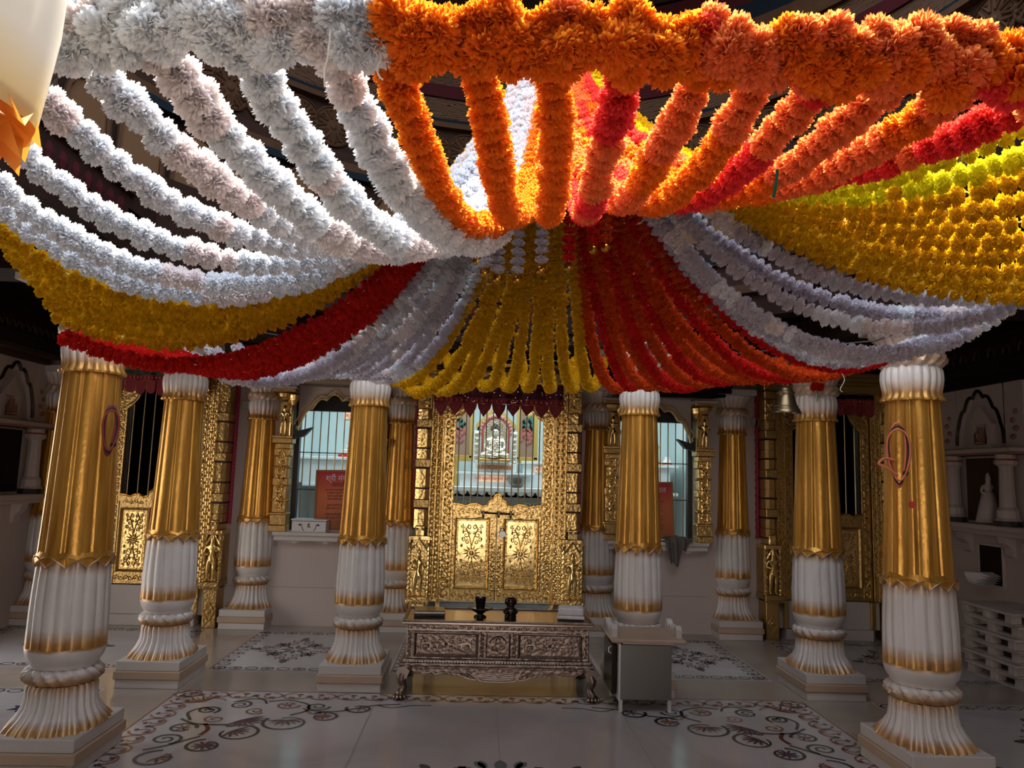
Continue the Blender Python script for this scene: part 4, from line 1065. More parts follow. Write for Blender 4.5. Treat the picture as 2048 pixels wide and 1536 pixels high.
# ------------------------------------------------------------------ inner shrine room behind the wall
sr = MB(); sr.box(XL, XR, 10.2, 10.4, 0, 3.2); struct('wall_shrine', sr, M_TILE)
struct('ceiling_shrine', MB().box(XL - .3, XR + .3, 7.94, 10.4, 3.02, 3.2), M_TILE)
for x0, x1, nm in ((-2.30, -2.2, 'wall_shrine_left'), (2.60, 2.7, 'wall_shrine_right')): struct(nm, MB().box(x0, x1, 7.94, 10.2, 0, 3.02), M_TILE)
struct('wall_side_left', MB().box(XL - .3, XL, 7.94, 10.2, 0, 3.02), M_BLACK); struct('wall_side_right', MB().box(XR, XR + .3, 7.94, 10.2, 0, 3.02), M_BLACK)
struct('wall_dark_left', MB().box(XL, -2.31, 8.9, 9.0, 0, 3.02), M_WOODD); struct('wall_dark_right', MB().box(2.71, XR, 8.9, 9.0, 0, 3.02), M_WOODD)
al = thing('marble_altar', 'long white marble altar with stepped shelves behind the golden door bars', 'altar', (.2, 9.3, 0))
for x0, x1, y0, z0, z1 in ((-1.0, 1.3, -.25, 1.30, 1.355), (-2.35, 2.3, .10, 1.30, 1.34), (-.42, .45, -.02, 1.34, 1.50), (-.46, .50, -.06, 1.50, 1.53), (.35, 2.2, .12, 1.34, 1.645), (.33, 2.3, .08, 1.645, 1.68), (-2.4, -.98, .12, 1.34, 1.625), (-2.4, -.95, .08, 1.625, 1.665)):
    MB().box(x0, x1, y0, .88, z0, z1, .006).build('altar_step', M_SHR, al)
MB().box(-1.0, 1.3, -.18, .8, .2, 1.24).build('altar_base', M_SHRD, al)
lb = MB()
for i in range(20): lb.ball((-.95 + .115 * i, -.23, 1.30), .05, 8, 4, (1, .3, .9))
lb.build('scalloped_edge', M_SHR, al)
gr = MB()
for s_ in (-1, 1):
    for k in range(3): xx = s_ * (.36 + .09 * k) + .05; gr.tube([(xx + .035 * cos(a), -.20, 1.13 + .05 * sin(a)) for a in [2 * pi * i / 10 for i in range(11)]], .004, 4); gr.tube([(xx - .04, -.2, 1.2), (xx, -.2, 1.10), (xx + .04, -.2, 1.2)], .004, 4)
gr.build('grille', M_STEELB, al)
MB().box(-.68, -.44, .0, .06, 1.33, 1.66).build('cupboard_door', M_YEL, al)
# painted side panels with yellow frames
M_PNT = frieze_mat('painted_panel', (.42, .30, .20), (.10, .22, .16), (.55, .22, .20), (9, 9, 9))
for x0, x1, nm in ((-.44, -.10, 'left'), (.49, .70, 'right')):
    p = thing('shrine_painting', f'painted floral picture in a yellow frame, {nm} of the seated silver idol', 'panel', ((x0 + x1) / 2, 9.42, 1.70), group='panels beside the idol')
    w = (x1 - x0) / 2
    MB().box(-w, w, 0, .02, 0, .85).build('painting', M_PNT, p)
    for a in ((-w - .03, -w + .02, 0, .85), (w - .02, w + .03, 0, .85), (-w - .03, w + .03, -.04, .03)): MB().box(a[0], a[1], -.02, .03, a[2], a[3], .004).build('frame_strip', M_YEL, p)
    fl_ = MB(); rr = random.Random(nm)
    for c, zc in ((M_TEAL, .42), (mat('petal_rose', (.42, .16, .16), .5), .26), (M_THRM, .32), (mat('leaf_green', (.02, .22, .16), .4), .46), (M_GOLDS, .60)):
        q = MB()
        for k in range(9): a = 2 * pi * k / 9; q.ball((.05 * cos(a) + rr.uniform(-.03, .03), -.008, zc + .06 * sin(a)), .020, 6, 4, (1, .3, 1.3))
        q.build('painted_flower', c, p)
# gable frame and carved surround of the idol
g = thing('idol_backdrop', 'carved colourful arch with yellow gable frame around the silver idol', 'backdrop', (.205, 9.45, 1.68))
for s_ in (-1, 1):
    MB().prism([(s_ * .25, .38), (s_ * .25, .44), (s_ * .0, .70), (s_ * .0, .64)], lambda u, v, d: (u, d, v), -.03, .02).build('gable_strip', M_YEL, g)
    MB().box(min(s_ * .27, s_ * .20), max(s_ * .27, s_ * .20), -.06, .02, -.14, .36, .006).build('backdrop_pillar', M_SHR, g)
    q = MB()
    for k in range(7): q.ball((s_ * .235, -.065, -.10 + .07 * k), .028, 8, 5, (1, .5, 1))
    q.build('pillar_carving', M_IDOL, g)
for R_, c, dd in ((.235, M_TEAL, .0), (.215, M_SHR, -.012), (.175, M_THRM, -.02), (.15, M_IDOL, -.03)):
    MB().prism([(R_ * cos(a), .34 + R_ * sin(a) * 1.15) for a in [pi * i / 18 for i in range(19)]] + [(-R_, 0), (R_, 0)], lambda u, v, d: (u, d, v), dd - .012, .02).build('arch_layer', c, g)
q = MB()
for k in range(15): a = pi * k / 14; q.ball((.195 * cos(a), -.04, .34 + .21 * sin(a)), .022, 8, 5, (1, .5, 1))
q.build('arch_flowers', mat('enamel_pink', (.60, .25, .22), .4), g)
q = MB()
for k in range(12): q.ball((-.2 + .036 * k, -.085, -.085), .024, 7, 5, (1, .5, 1.2))
q.build('base_carving', mat('enamel_orange', (.55, .25, .15), .4), g)
MB().box(-.26, .26, -.08, .02, -.15, -.03, .008).build('backdrop_base', M_SHR, g)
idl = thing('seated_idol', 'silver jewelled cross-legged seated idol in the middle of the shrine', 'idol', (.195, 9.33, 1.66))
statuette(idl, 0, 0, .03, .44, M_IDOL, 'seated_body', pose='sit')
fm = MB().ball((0, -.055, .36), .040, 14, 10, (1, .6, 1.15)); fm.build('face', M_IDOLW, idl)
ey = MB()
for s_ in (-1, 1): ey.ball((s_ * .016, -.079, .368), .006, 8, 5, (1.5, .4, .7))
ey.build('eyes', M_BLACK, idl)
cr_ = MB().lathe([(.055, .385), (.06, .40), (.05, .43), (.03, .45), (.012, .47)], 18, (0, -.01, 0)); cr_.build('hair_crown', M_DARKM, idl)
MB().box(-.19, .19, -.12, .10, 0, .035, .008).build('seat_cushion', M_GOLDD, idl)
# sign boards
def sign(x, y, z, w, h, txt, sz, lab):
    o = thing('sign_board', lab, 'sign', (x, y, z)); MB().box(-w / 2, w / 2, 0, .01, -h / 2, h / 2).build('board', M_SIGN, o)
    text_mesh(txt, sz, M_SIGNR, 'lettering', o, (0, -.003, 0)); return o
sign(.165, 9.26, 1.455, .36, .075, 'શ્રી મહાવીરસ્વામી ભ', .050, 'orange sign with red lettering under the seated silver idol')
sign(.85, 9.40, 1.585, .30, .065, 'શ્રી અજિતનાથ', .050, 'sign with red lettering on the altar right of the idol')
sign(-1.56, 10.17, 2.23, .52, .09, 'શ્રી ગૌતમસ્વામી', .075, 'pale sign with red lettering high behind the left window')
# steel bowl
o = thing('steel_bowl', 'steel bowl standing on the altar in front of the sign', 'bowl', (.47, 9.15, 1.357))
MB().lathe([(.05, 0), (.075, .02), (.10, .07), (.112, .12), (.118, .122), (.112, .128), (.10, .09), (.07, .03), (1e-3, .02)], 28, cap=False).build('vessel', M_STEEL, o, True)
# small white idols seen through the windows
for x, lab, gold in ((-1.53, 'small white seated idol with a gold crown behind the left window', 0), (2.20, 'small gilded shrine tower standing behind the right window', 1)):
    o = thing('small_idol' if not gold else 'gilded_shrine', lab, 'idol' if not gold else 'shrine', (x, 9.55, 1.67))
    if gold:
        MB().lathe([(.10, 0), (.10, .06), (.085, .07), (.085, .22), (.10, .24), (.07, .30), (.04, .36), (.02, .40), (.025, .42), (1e-3, .45)], 12).build('tower', M_GOLD, o)
        MB().box(-.12, .12, -.12, .12, -.005, .03, .004).build('tower_base', M_GOLDD, o)
    else:
        MB().box(-.20, .20, -.12, .12, -.005, .03, .004).build('red_base', M_SIGNR, o)
        MB().box(-.17, .17, -.11, .12, .03, .09, .008).build('seat', M_IDOLW, o)
        statuette(o, 0, 0, .09, .30, M_IDOLW, 'seated_body', pose='sit'); MB().lathe([(.035, .355), (.05, .37), (.03, .40), (.01, .43)], 14).build('crown', M_GOLDS, o)
o = thing('white_pot', 'white pot with a red band on the shelf behind the right window', 'pot', (2.38, 9.50, 1.67)); MB().lathe([(.04, 0), (.06, .03), (.055, .07), (.03, .10), (.035, .12)], 18).build('pot', M_IDOLW, o, True); MB().lathe([(.061, .025), (.062, .045)], 18, cap=False).build('red_band', M_SIGNR, o)

# ------------------------------------------------------------------ silver offering table
tb = thing('silver_table', 'long embossed silver offering table with lion feet before the golden door', 'table', (.178, 5.58, 0))
def TB(x0, x1, y0, y1, z0, z1, m, nme, b=.004): return MB().box(x0, x1, y0, y1, z0, z1, b).build(nme, m, tb)
TB(-.625, .625, -.235, .235, .245, .475, M_SILV, 'body')
tp = TB(-.655, .655, -.265, .265, .475, .497, M_SILVP, 'table_top', .006)
rm = MB(); 
for a in ((-.655, .655, -.265, -.25), (-.655, .655, .25, .265), (-.655, -.64, -.25, .25), (.64, .655, -.25, .25)): rm.box(*a, .497, .507, .003)
rm.build('raised_rim', M_SILV, tb)
ms = MB(); ms.box(-.645, .645, -.255, .255, .225, .245, .005); ms.box(-.665, .665, -.275, .275, .205, .225, .005); ms.box(-.655, .655, -.265, .265, .190, .205, .004)
ms.build('base_moulding', M_SILV, tb)
dn = MB()
for i in range(64): dn.box(-.635 + .02 * i, -.625 + .02 * i, -.262, -.25, .229, .240)
dn.build('bead_row', M_SILVP, tb)
fz = MB()
for i in range(25): fz.ball((-.60 + .05 * i, -.236, .455), .011, 6, 4, (1.2, .5, .8))
fz.box(-.625, .625, -.240, -.234, .436, .441); fz.build('frieze_beads', M_SILVP, tb)
for x0, x1 in ((-.575, -.135), (.135, .575)):
    fr_, pn_ = framed_panel(x0, x1, .262, .428, -.238, tb, M_SILV, M_SILV, b=.022)
    rl = MB(); xc = (x0 + x1) / 2
    for s_ in (-1, 1):
        rl.ball((xc, -.24, .345), .012, 8, 5, (1, .5, 1))
        for k in range(3):
            for v in (-1, 1): rl.tube([(u, -.238, w_) for u, w_ in spiral(xc + s_ * (.04 + .05 * k), .345 + v * .022, .021, 1.3, k + v, s_ * v, 14)], .0032, 4)
        # elephant and palm, very low relief
        ex = xc + s_ * .135
        rl.tube([(ex - .03, -.238, .325), (ex - .03, -.238, .35), (ex + .02, -.238, .352), (ex + .03, -.238, .345), (ex + .035, -.238, .322)], .006, 5); rl.tube([(ex + .012, -.238, .35), (ex + .014, -.238, .318)], .005, 4)
        pxx = xc + s_ * .17; rl.tube([(pxx, -.238, .305), (pxx, -.238, .37)], .003, 4)
        for a in range(6): rl.tube([(pxx, -.238, .37), (pxx + .022 * cos(a * .63 + .2), -.238, .375 + .014 * sin(a * .63 + .2)), (pxx + .033 * cos(a * .63), -.238, .365 + .008 * sin(a * .9))], .0025, 3)
    rl.build('relief', M_SILVP, tb)
fr_, pn_ = framed_panel(-.085, .085, .262, .428, -.238, tb, M_SILV, M_SILV, b=.014)
rl = MB().tube([(u, -.24, .29 + v * .9) for u, v in [(.055 * cos(pi * i / 10), .07 + .055 * sin(pi * i / 10)) for i in range(11)]], .004, 4)
for s_ in (-1, 1): rl.tube([(u, -.24, v) for u, v in spiral(s_ * .025, .325, .022, 1.4, 0, s_, 14)], .0036, 4); rl.tube([(0, -.24, .30), (s_ * .02, -.24, .35), (s_ * .01, -.24, .385), (0, -.24, .395)], .0036, 4)
rl.build('relief', M_SILVP, tb)
for x in (-.605, -.11, .11, .605): vine(x - .014, x + .014, .262, .43, -.239, .0025).build('stile_relief', M_SILVP, tb)
# shaped apron
ap = MB(); pts = [(-.60, .19), (.60, .19), (.56, .165), (.50, .155), (.44, .168), (.42, .15), (.36, .165), (.26, .150), (.19, .125), (.15, .118), (.135, .135), (.12, .115), (.06, .107), (-.06, .107), (-.12, .115), (-.135, .135), (-.15, .118), (-.19, .125), (-.26, .150), (-.36, .165), (-.42, .15), (-.44, .168), (-.50, .155), (-.56, .165)]
ap.prism(pts, lambda u, v, d: (u, d, v), -.262, -.245); ap.build('apron', M_SILV, tb)
rl = MB().tube([(u, -.265, v + .004) for u, v in pts[2:-1]], .005, 5)
for s_ in (-1, 1):
    for k in range(6): rl.tube([(s_ * (.16 + .035 * k), -.266, .128 + .006 * k), (s_ * (.18 + .035 * k), -.268, .15 + .004 * k), (s_ * (.21 + .035 * k), -.266, .165)], .004, 4)
for k in range(4): rl.tube([(-.11, -.266, .128 + .013 * k), (0, -.268, .122 + .013 * k), (.11, -.266, .128 + .013 * k)], .003, 4)
rl.build('apron_relief', M_SILVP, tb)
for sx in (-1, 1):
    for sy in (-1, 1):
        cx, cy = sx * .60, sy * .225
        mb = MB(); P = [(cx, cy, .20), (cx + sx * .035, cy + sy * .03, .165), (cx + sx * .045, cy + sy * .045, .12), (cx + sx * .03, cy + sy * .04, .07), (cx + sx * .045, cy + sy * .06, .03), (cx + sx * .05, cy + sy * .075, .022)]
        mb.tube([tuple(p) for p in bez(P, 4)], .038, 10, taper=lambda t: (1.25 - 1.1 * t if t < .55 else .62 + .55 * (t - .55)))
        lg = mb.build('leg', M_SILV, tb, True)
        tz = MB()
        for k in range(4): tz.ball((cx + sx * (.035 + .022 * (k - 1.5) * 1) + sx * .015, cy + sy * .095 - sy * abs(k - 1.5) * .008, .017), .017, 8, 6, (.75, 1.5, 1))
        tz.build('paw', M_SILVP, lg, True)
        lf = MB().prism([(0, .01), (.04, .0), (.05, -.04), (.02, -.085), (-.02, -.07), (-.04, -.02)], lambda u, v, d: (cx + sx * .03 + u * sx, cy + sy * (.06 + d), .20 + v), -.012, .008); lf.build('leg_leaf', M_SILVP, lg)
# things on the silver table
o = thing('dark_book', 'slim dark book with pale page edges, left end of the silver table', 'book', (-.31, 5.56, .507), radians(4)); MB().box(-.11, .11, -.08, .08, 0, .012, .003).build('cover', M_BLACK, o); MB().box(-.105, .105, -.083, .078, .012, .024, .003).build('pages', M_PAPER, o); MB().box(-.108, .108, -.075, .08, .024, .030, .002).build('top_cover', M_DARKM, o)
o['label'] = 'slim dark book with pale page edges, left end of the silver table'; o['category'] = 'book'
o = thing('oil_lamp', 'black metal oil lamp with a wide dish and cup on the silver table', 'lamp', (.05, 5.52, .498))
MB().lathe([(.045, 0), (.045, .008), (.02, .02), (.03, .03), (.07, .05), (.088, .062), (.09, .068), (.06, .055), (.03, .045)], 28, cap=False).build('dish', M_DARKM, o, True)
MB().lathe([(.028, .04), (.032, .08), (.040, .135), (.042, .138), (.037, .135), (.028, .06), (1e-3, .05)], 24, cap=False).build('cup', M_DARKM, o, True)
o = thing('brass_vase', 'small dark waisted metal vase on the silver table, right of the lamp', 'vase', (.265, 5.52, .498))
MB().lathe([(.04, 0), (.045, .01), (.038, .02), (.055, .04), (.05, .055), (.025, .075), (.03, .085), (.043, .10), (.043, .128), (.036, .135), (.03, .12), (1e-3, .10)], 24, cap=False).build('vase_body', M_DARKM, o, True)
o = thing('paper_stack', 'pile of wrapped papers at the right end of the silver table', 'papers', (.70, 5.52, .507), radians(-6))
MB().box(-.10, .09, -.07, .08, 0, .022, .004).build('lower_bundle', M_PAPER, o); MB().box(-.095, .085, -.065, .07, .022, .075, .010).build('upper_bundle', M_PAPER, o)

# ------------------------------------------------------------------ steel cabinet with marble tray
cb = thing('steel_cabinet', 'square steel cabinet on short legs beside the silver table', 'cabinet', (1.138, 5.27, 0))
MB().box(-.172, .172, -.19, .19, .075, .425, .004).build('body', M_STEEL, cb)
MB().box(-.178, -.166, -.196, .19, .07, .43).build('edge_strip', M_STEELB, cb)
for sx in (-1, 1):
    for sy in (-1, 1): MB().box(sx * .16 - .011, sx * .16 + .011, sy * .175 - .011, sy * .175 + .011, 0, .075).build('leg', M_STEELB, cb)
MB().box(-.215, -.185, -.15, .17, .10, .41, .003).build('side_door', M_DARKM, cb); MB().tube([(-.222, -.16, .36), (-.24, -.17, .37), (-.24, -.17, .40), (-.22, -.16, .405)], .004, 5).build('handle', M_STEELB, cb)
MB().box(-.15, .19, -.185, -.15, .425, .436).build('hinge_strip', M_STEELB, cb)
tr = thing('marble_tray', 'worn marble slab with carved side blocks lying on the steel cabinet', 'tray', (1.155, 5.29, .437))
MB().box(-.245, .245, -.235, .215, 0, .022, .005).build('slab', M_TANM, tr)
for sx in (-1, 1):
    pr = [(-.17, .022), (-.17, .075), (-.14, .10), (-.11, .09), (-.09, .055), (-.05, .085), (-.02, .05), (.02, .085), (.05, .055), (.08, .095), (.12, .10), (.15, .06), (.15, .022)]
    MB().prism(pr, lambda u, v, d: (sx * .215 + d, u, v), -.018, .018).build('carved_side', M_MARB, tr)

# ------------------------------------------------------------------ hanging bell
o = thing('hanging_bell', 'large bronze temple bell hanging beside the right middle column', 'bell', (2.145, 5.2, 1.99))
MB().lathe([(.100, 0), (.102, .008), (.088, .03), (.078, .05), (.066, .085), (.058, .12), (.055, .14), (.060, .146), (.060, .152), (.048, .158), (.05, .172), (.034, .185), (.018, .196), (1e-3, .20)], 32, cap=False).build('bell_body', M_BRONZ, o, True)
for z_, r_ in ((.03, .089), (.05, .080), (.14, .058)): MB().lathe([(r_, z_ - .004), (r_ + .004, z_), (r_, z_ + .004)], 32, cap=False).build('bell_ridge', M_BRONZ, o, True)
MB().tube([(0, 0, .15), (0, 0, -.03)], .006, 6).ball((0, 0, -.035), .018, 10, 7).build('clapper', M_BRONZ, o)
MB().tube([(.022 * cos(a), 0, .215 + .022 * sin(a)) for a in [2 * pi * i / 12 for i in range(12)]], .006, 6, closed=True).build('ring', M_BRONZ, o)
MB().tube([(0, 0, .235), (0, 0, .62)], .006, 6).build('hanging_rod', M_WIRE, o)

# ------------------------------------------------------------------ stone inlay of the floor
IN = {}
def inl(c):
    if c not in IN: IN[c] = MB()
    return IN[c]
def petal(c, x, y, a, L, w, z=.0016):
    u = (cos(a), sin(a)); v = (-u[1], u[0])
    inl(c).poly([(x + u[0] * t * L + v[0] * s_ * w, y + u[1] * t * L + v[1] * s_ * w) for t, s_ in ((0, 0), (.3, .4), (.6, .5), (.85, .3), (1, 0), (.85, -.3), (.6, -.5), (.3, -.4))], z)
def sp(c, x, y, r, turns, a0, sg, w=.012, n=30, rend=.14): 
    inl(c).ribbon(spiral(x, y, r, turns, a0, sg, n, rend), lambda t: w * (1.1 - .5 * t), .0015)
def star(c, x, y, r):
    inl(c).poly([(x + (r if k % 2 else r * .5) * cos(k * pi / 6), y + (r if k % 2 else r * .5) * sin(k * pi / 6)) for k in range(12)], .0017)
def border(x0, y0, x1, y1, w, side, ca=M_IR, cb=M_IT, cc=M_IM, unit=.34):
    """scrolling border; side = +1 puts the pattern left of the direction of travel"""
    L = math.hypot(x1 - x0, y1 - y0); ux, uy = (x1 - x0) / L, (y1 - y0) / L; vx, vy = -uy * side, ux * side
    P = lambda s_, t: (x0 + ux * s_ + vx * t, y0 + uy * s_ + vy * t)
    inl(M_ILINE).ribbon([P(0, 0), P(L, 0)], .012)
    n = max(1, round(L / unit)); un = L / n
    for k in range(n):
        c = un * (k + .5); a0 = math.atan2(uy, ux)
        for q in (-1, 1):
            cx, cy = P(c + q * un * .25, w * .48)
            pts = [P(c + q * (un * .25 + un * .23 * cos(t)), w * .48 + w * .34 * sin(t)) for t in [pi * 1.05 - i * 2.1 * pi * .72 / 18 for i in range(19)]]
            inl(ca).ribbon(pts, .014)
            pts = [P(c + q * (un * .27 + un * .10 * cos(t)), w * .55 + w * .16 * sin(t)) for t in [i * 4.4 / 12 for i in range(13)]]
            inl(ca).ribbon(pts, .011)
            x, y = P(c + q * un * .12, w * .30); petal(cc, x, y, a0 + (0 if q > 0 else pi), un * .14, .028)
            x, y = P(c + q * un * .38, w * .72); petal(M_IM, x, y, a0 + (2.6 if q > 0 else .5), un * .14, .028)
        x, y = P(c, w * .5); star(cb, x, y, .030)
        x, y = P(c - un * .5, w * .35); petal(M_IB, x, y, a0 + pi / 2 * side, .05, .022)
border(PX0, PY1, PX1, PY1, .20, -1); border(PX0, -.5, PX0, PY1, .20, -1, unit=.30); border(PX1, -.5, PX1, PY1, .20, 1, unit=.30)
def corner(mx):
    X = lambda x: x if mx > 0 else 2 * .175 - x
    A = lambda a: a if mx > 0 else pi - a
    def circ(c, x, y, r, a0, tail): sp(c, X(x), y, r, .92, A(a0), tail * mx, .021, 28, .62)
    def fan(x, y, r, n, a0, spread, cs=(M_IT, M_IM)):
        for k in range(n): a = a0 + (k - (n - 1) / 2) * spread; petal(cs[k % len(cs)], X(x), y, A(a), r, r * min(.27, spread * .42))
    def S(c, pts, w=.014): inl(c).ribbon([(X(p[0]), p[1]) for p in bez([(a, b, 0) for a, b in pts], 10)], w * 1.4)
    circ(M_IT, -1.32, 4.57, .135, 2.3, -1); fan(-1.36, 4.60, .11, 7, -.5, .42)
    circ(M_IT, -1.43, 4.36, .10, 1.8, 1); fan(-1.43, 4.36, .07, 9, 0, .7, (M_IB, M_IM))
    circ(M_IT, -1.09, 4.76, .14, 2.6, 1); fan(-1.10, 4.81, .11, 8, -1.4, .42, (M_IT, M_IR))
    circ(M_IT, -.89, 4.88, .09, 2.4, -1); fan(-.90, 4.89, .065, 9, 0, .7, (M_IM, M_IR))
    circ(M_IT, -.70, 5.05, .085, 2.8, 1); fan(-.69, 5.05, .06, 5, -.6, 1.2, (M_IB, M_IR))
    sp(M_IT, X(-1.67), 4.45, .09, 1.7, A(-1.0), mx, .019); sp(M_IT, X(-.97), 5.08, .08, 1.7, A(0.), -mx, .019)
    circ(M_IT, -1.65, 4.64, .08, 0, 1); fan(-1.65, 4.64, .055, 6, .5, 1.0, (M_IR, M_IM))
    circ(M_IR, -1.16, 5.10, .075, 0, -1); fan(-1.16, 5.10, .055, 6, .5, 1.0, (M_IR, M_IM))
    circ(M_IT, -1.61, 4.17, .11, 1.6, 1); fan(-1.60, 4.18, .08, 5, -.6, .7, (M_IR, M_IM))
    sp(M_IT, X(-1.62), 4.97, .075, 1.8, A(-.8), mx, .018); sp(M_IT, X(-1.46), 5.09, .08, 1.8, A(2.4), -mx, .018)
    sp(M_IR, X(-1.52), 4.80, .065, 1.5, A(2.2), mx, .015); sp(M_IR, X(-1.33), 4.97, .065, 1.5, A(-.6), -mx, .015)
    fan(-1.36, 4.80, .14, 9, -.75, .33, (M_IM, M_IB))
    fan(-1.70, 5.14, .12, 7, 2.36, .35, (M_IM, M_IR)); sp(M_IR, X(-1.70), 5.14, .13, .4, A(.2), mx, .01)
    S(M_IT, [(-1.66, 4.78), (-1.72, 4.92), (-1.66, 5.02), (-1.60, 4.97)]); S(M_IT, [(-1.30, 5.17), (-1.18, 5.20), (-1.04, 5.12), (-1.02, 4.99), (-1.10, 4.90)])
    S(M_IT, [(-1.72, 4.80), (-1.62, 4.72), (-1.50, 4.70), (-1.40, 4.71)]); S(M_IM, [(-1.55, 4.72), (-1.50, 4.62), (-1.51, 4.52)], .018)
    S(M_IT, [(-1.72, 4.28), (-1.62, 4.36), (-1.54, 4.46), (-1.50, 4.50)]); S(M_IT, [(-1.02, 5.00), (-.90, 4.98), (-.80, 5.0), (-.62, 5.12), (-.45, 5.16)], .012)
    S(M_IR, [(-1.05, 5.04), (-.98, 4.94), (-.92, 4.96)], .014); S(M_IT, [(-.60, 5.13), (-.50, 5.08), (-.38, 5.13), (-.25, 5.14)], .009)
    S(M_IT, [(-1.50, 5.16), (-1.42, 5.22), (-1.34, 5.20), (-1.30, 5.12)], .012)
corner(1); corner(-1)
def medallion(cx, cy, rx, ry, c1=M_IT, c2=M_IM):
    for k in range(8):
        a = k * pi / 4; inl(c1).poly([(cx + rx * .34 * t * cos(a + s_), cy + ry * .34 * t * sin(a + s_)) for t, s_ in ((.15, 0), (.6, .28), (1, 0), (.6, -.28))])
    for k in range(4):
        a = k * pi / 2
        for s_ in (-1, 1):
            for t, o_, r in ((.50, .30, .13), (.68, .16, .11), (.55, .62, .12), (.40, .75, .09)):
                x, y = cx + rx * t * cos(a + s_ * o_), cy + ry * t * sin(a + s_ * o_); sp(c2 if t > .6 else c1, x, y, r * (rx + ry) / 2, 1.25, a + s_, s_, .013, 16)
        petal(c1, cx + rx * .74 * cos(a), cy + ry * .74 * sin(a), a, .26 * (rx if k % 2 == 0 else ry), .06)
        for s_ in (-.45, .45): petal(c1, cx + rx * .74 * cos(a), cy + ry * .74 * sin(a), a + s_ * 2, .14 * rx, .03)
        for s_ in (-.8, 0, .8): petal(c2, cx + rx * .5 * cos(a + .785), cy + ry * .5 * sin(a + .785), a + .785 + s_, .13 * rx, .04)
def chain(x0, y0, x1, y1, w=.09):
    L = math.hypot(x1 - x0, y1 - y0); ux, uy = (x1 - x0) / L, (y1 - y0) / L; n = round(L / .115)
    inl(M_ILINE).ribbon([(x0, y0), (x1, y1)], .012)
    vx, vy = -uy, ux
    for k in range(n):
        s_ = L * (k + .5) / n; cx, cy = x0 + ux * s_ + vx * w * .65, y0 + uy * s_ + vy * w * .65
        inl(M_IT).ribbon([(cx + .045 * cos(t), cy + .034 * sin(t)) for t in [2 * pi * i / 12 for i in range(12)]], .010, closed=True)
        if k % 2: star(M_IM, cx, cy, .022)
def bay(x0, x1, y0, y1, med=True):
    chain(x0, y0, x1, y0); chain(x1, y0, x1, y1); chain(x1, y1, x0, y1); chain(x0, y1, x0, y0)
    if med: medallion((x0 + x1) / 2, (y0 + y1) / 2, .38, .46)
for x0, x1 in ((-1.95, -1.00), (1.40, 2.28), (-.60, .98), (-4.2, -2.46), (2.81, 4.5)): bay(x0, x1, 5.93, 7.30)
for x0, x1 in ((-4.2, -2.46), (2.81, 4.5)): bay(x0, x1, 3.9, 5.36); 
for s_ in (-1, 1):
    x = .175 + s_ * 2.9; star(M_IB, x, 4.95, .09)
# middle flower at the hall centre
for k in range(8):
    a = k * pi / 4 + pi / 2; petal(M_IT, .17 + .16 * cos(a), 3.90 + .16 * sin(a), a, .15, .07)
    for s_ in (-.5, .5): petal(M_IT, .17 + .20 * cos(a + s_ * .8), 3.90 + .2 * sin(a + s_ * .8), a + s_, .12, .05)
    petal(M_IM, .17, 3.90, a, .18, .10)
for s_ in (-1, 1): petal(M_IT, .17 + s_ * .30, 4.02, pi / 2 + s_ * .9, .16, .05); petal(M_IT, .17 + s_ * .36, 4.06, pi / 2 - s_ * .6, .10, .05)
for m_, mb in IN.items():
    o = mb.build('stone_inlay', m_, fl); o['kind'] = 'stuff'

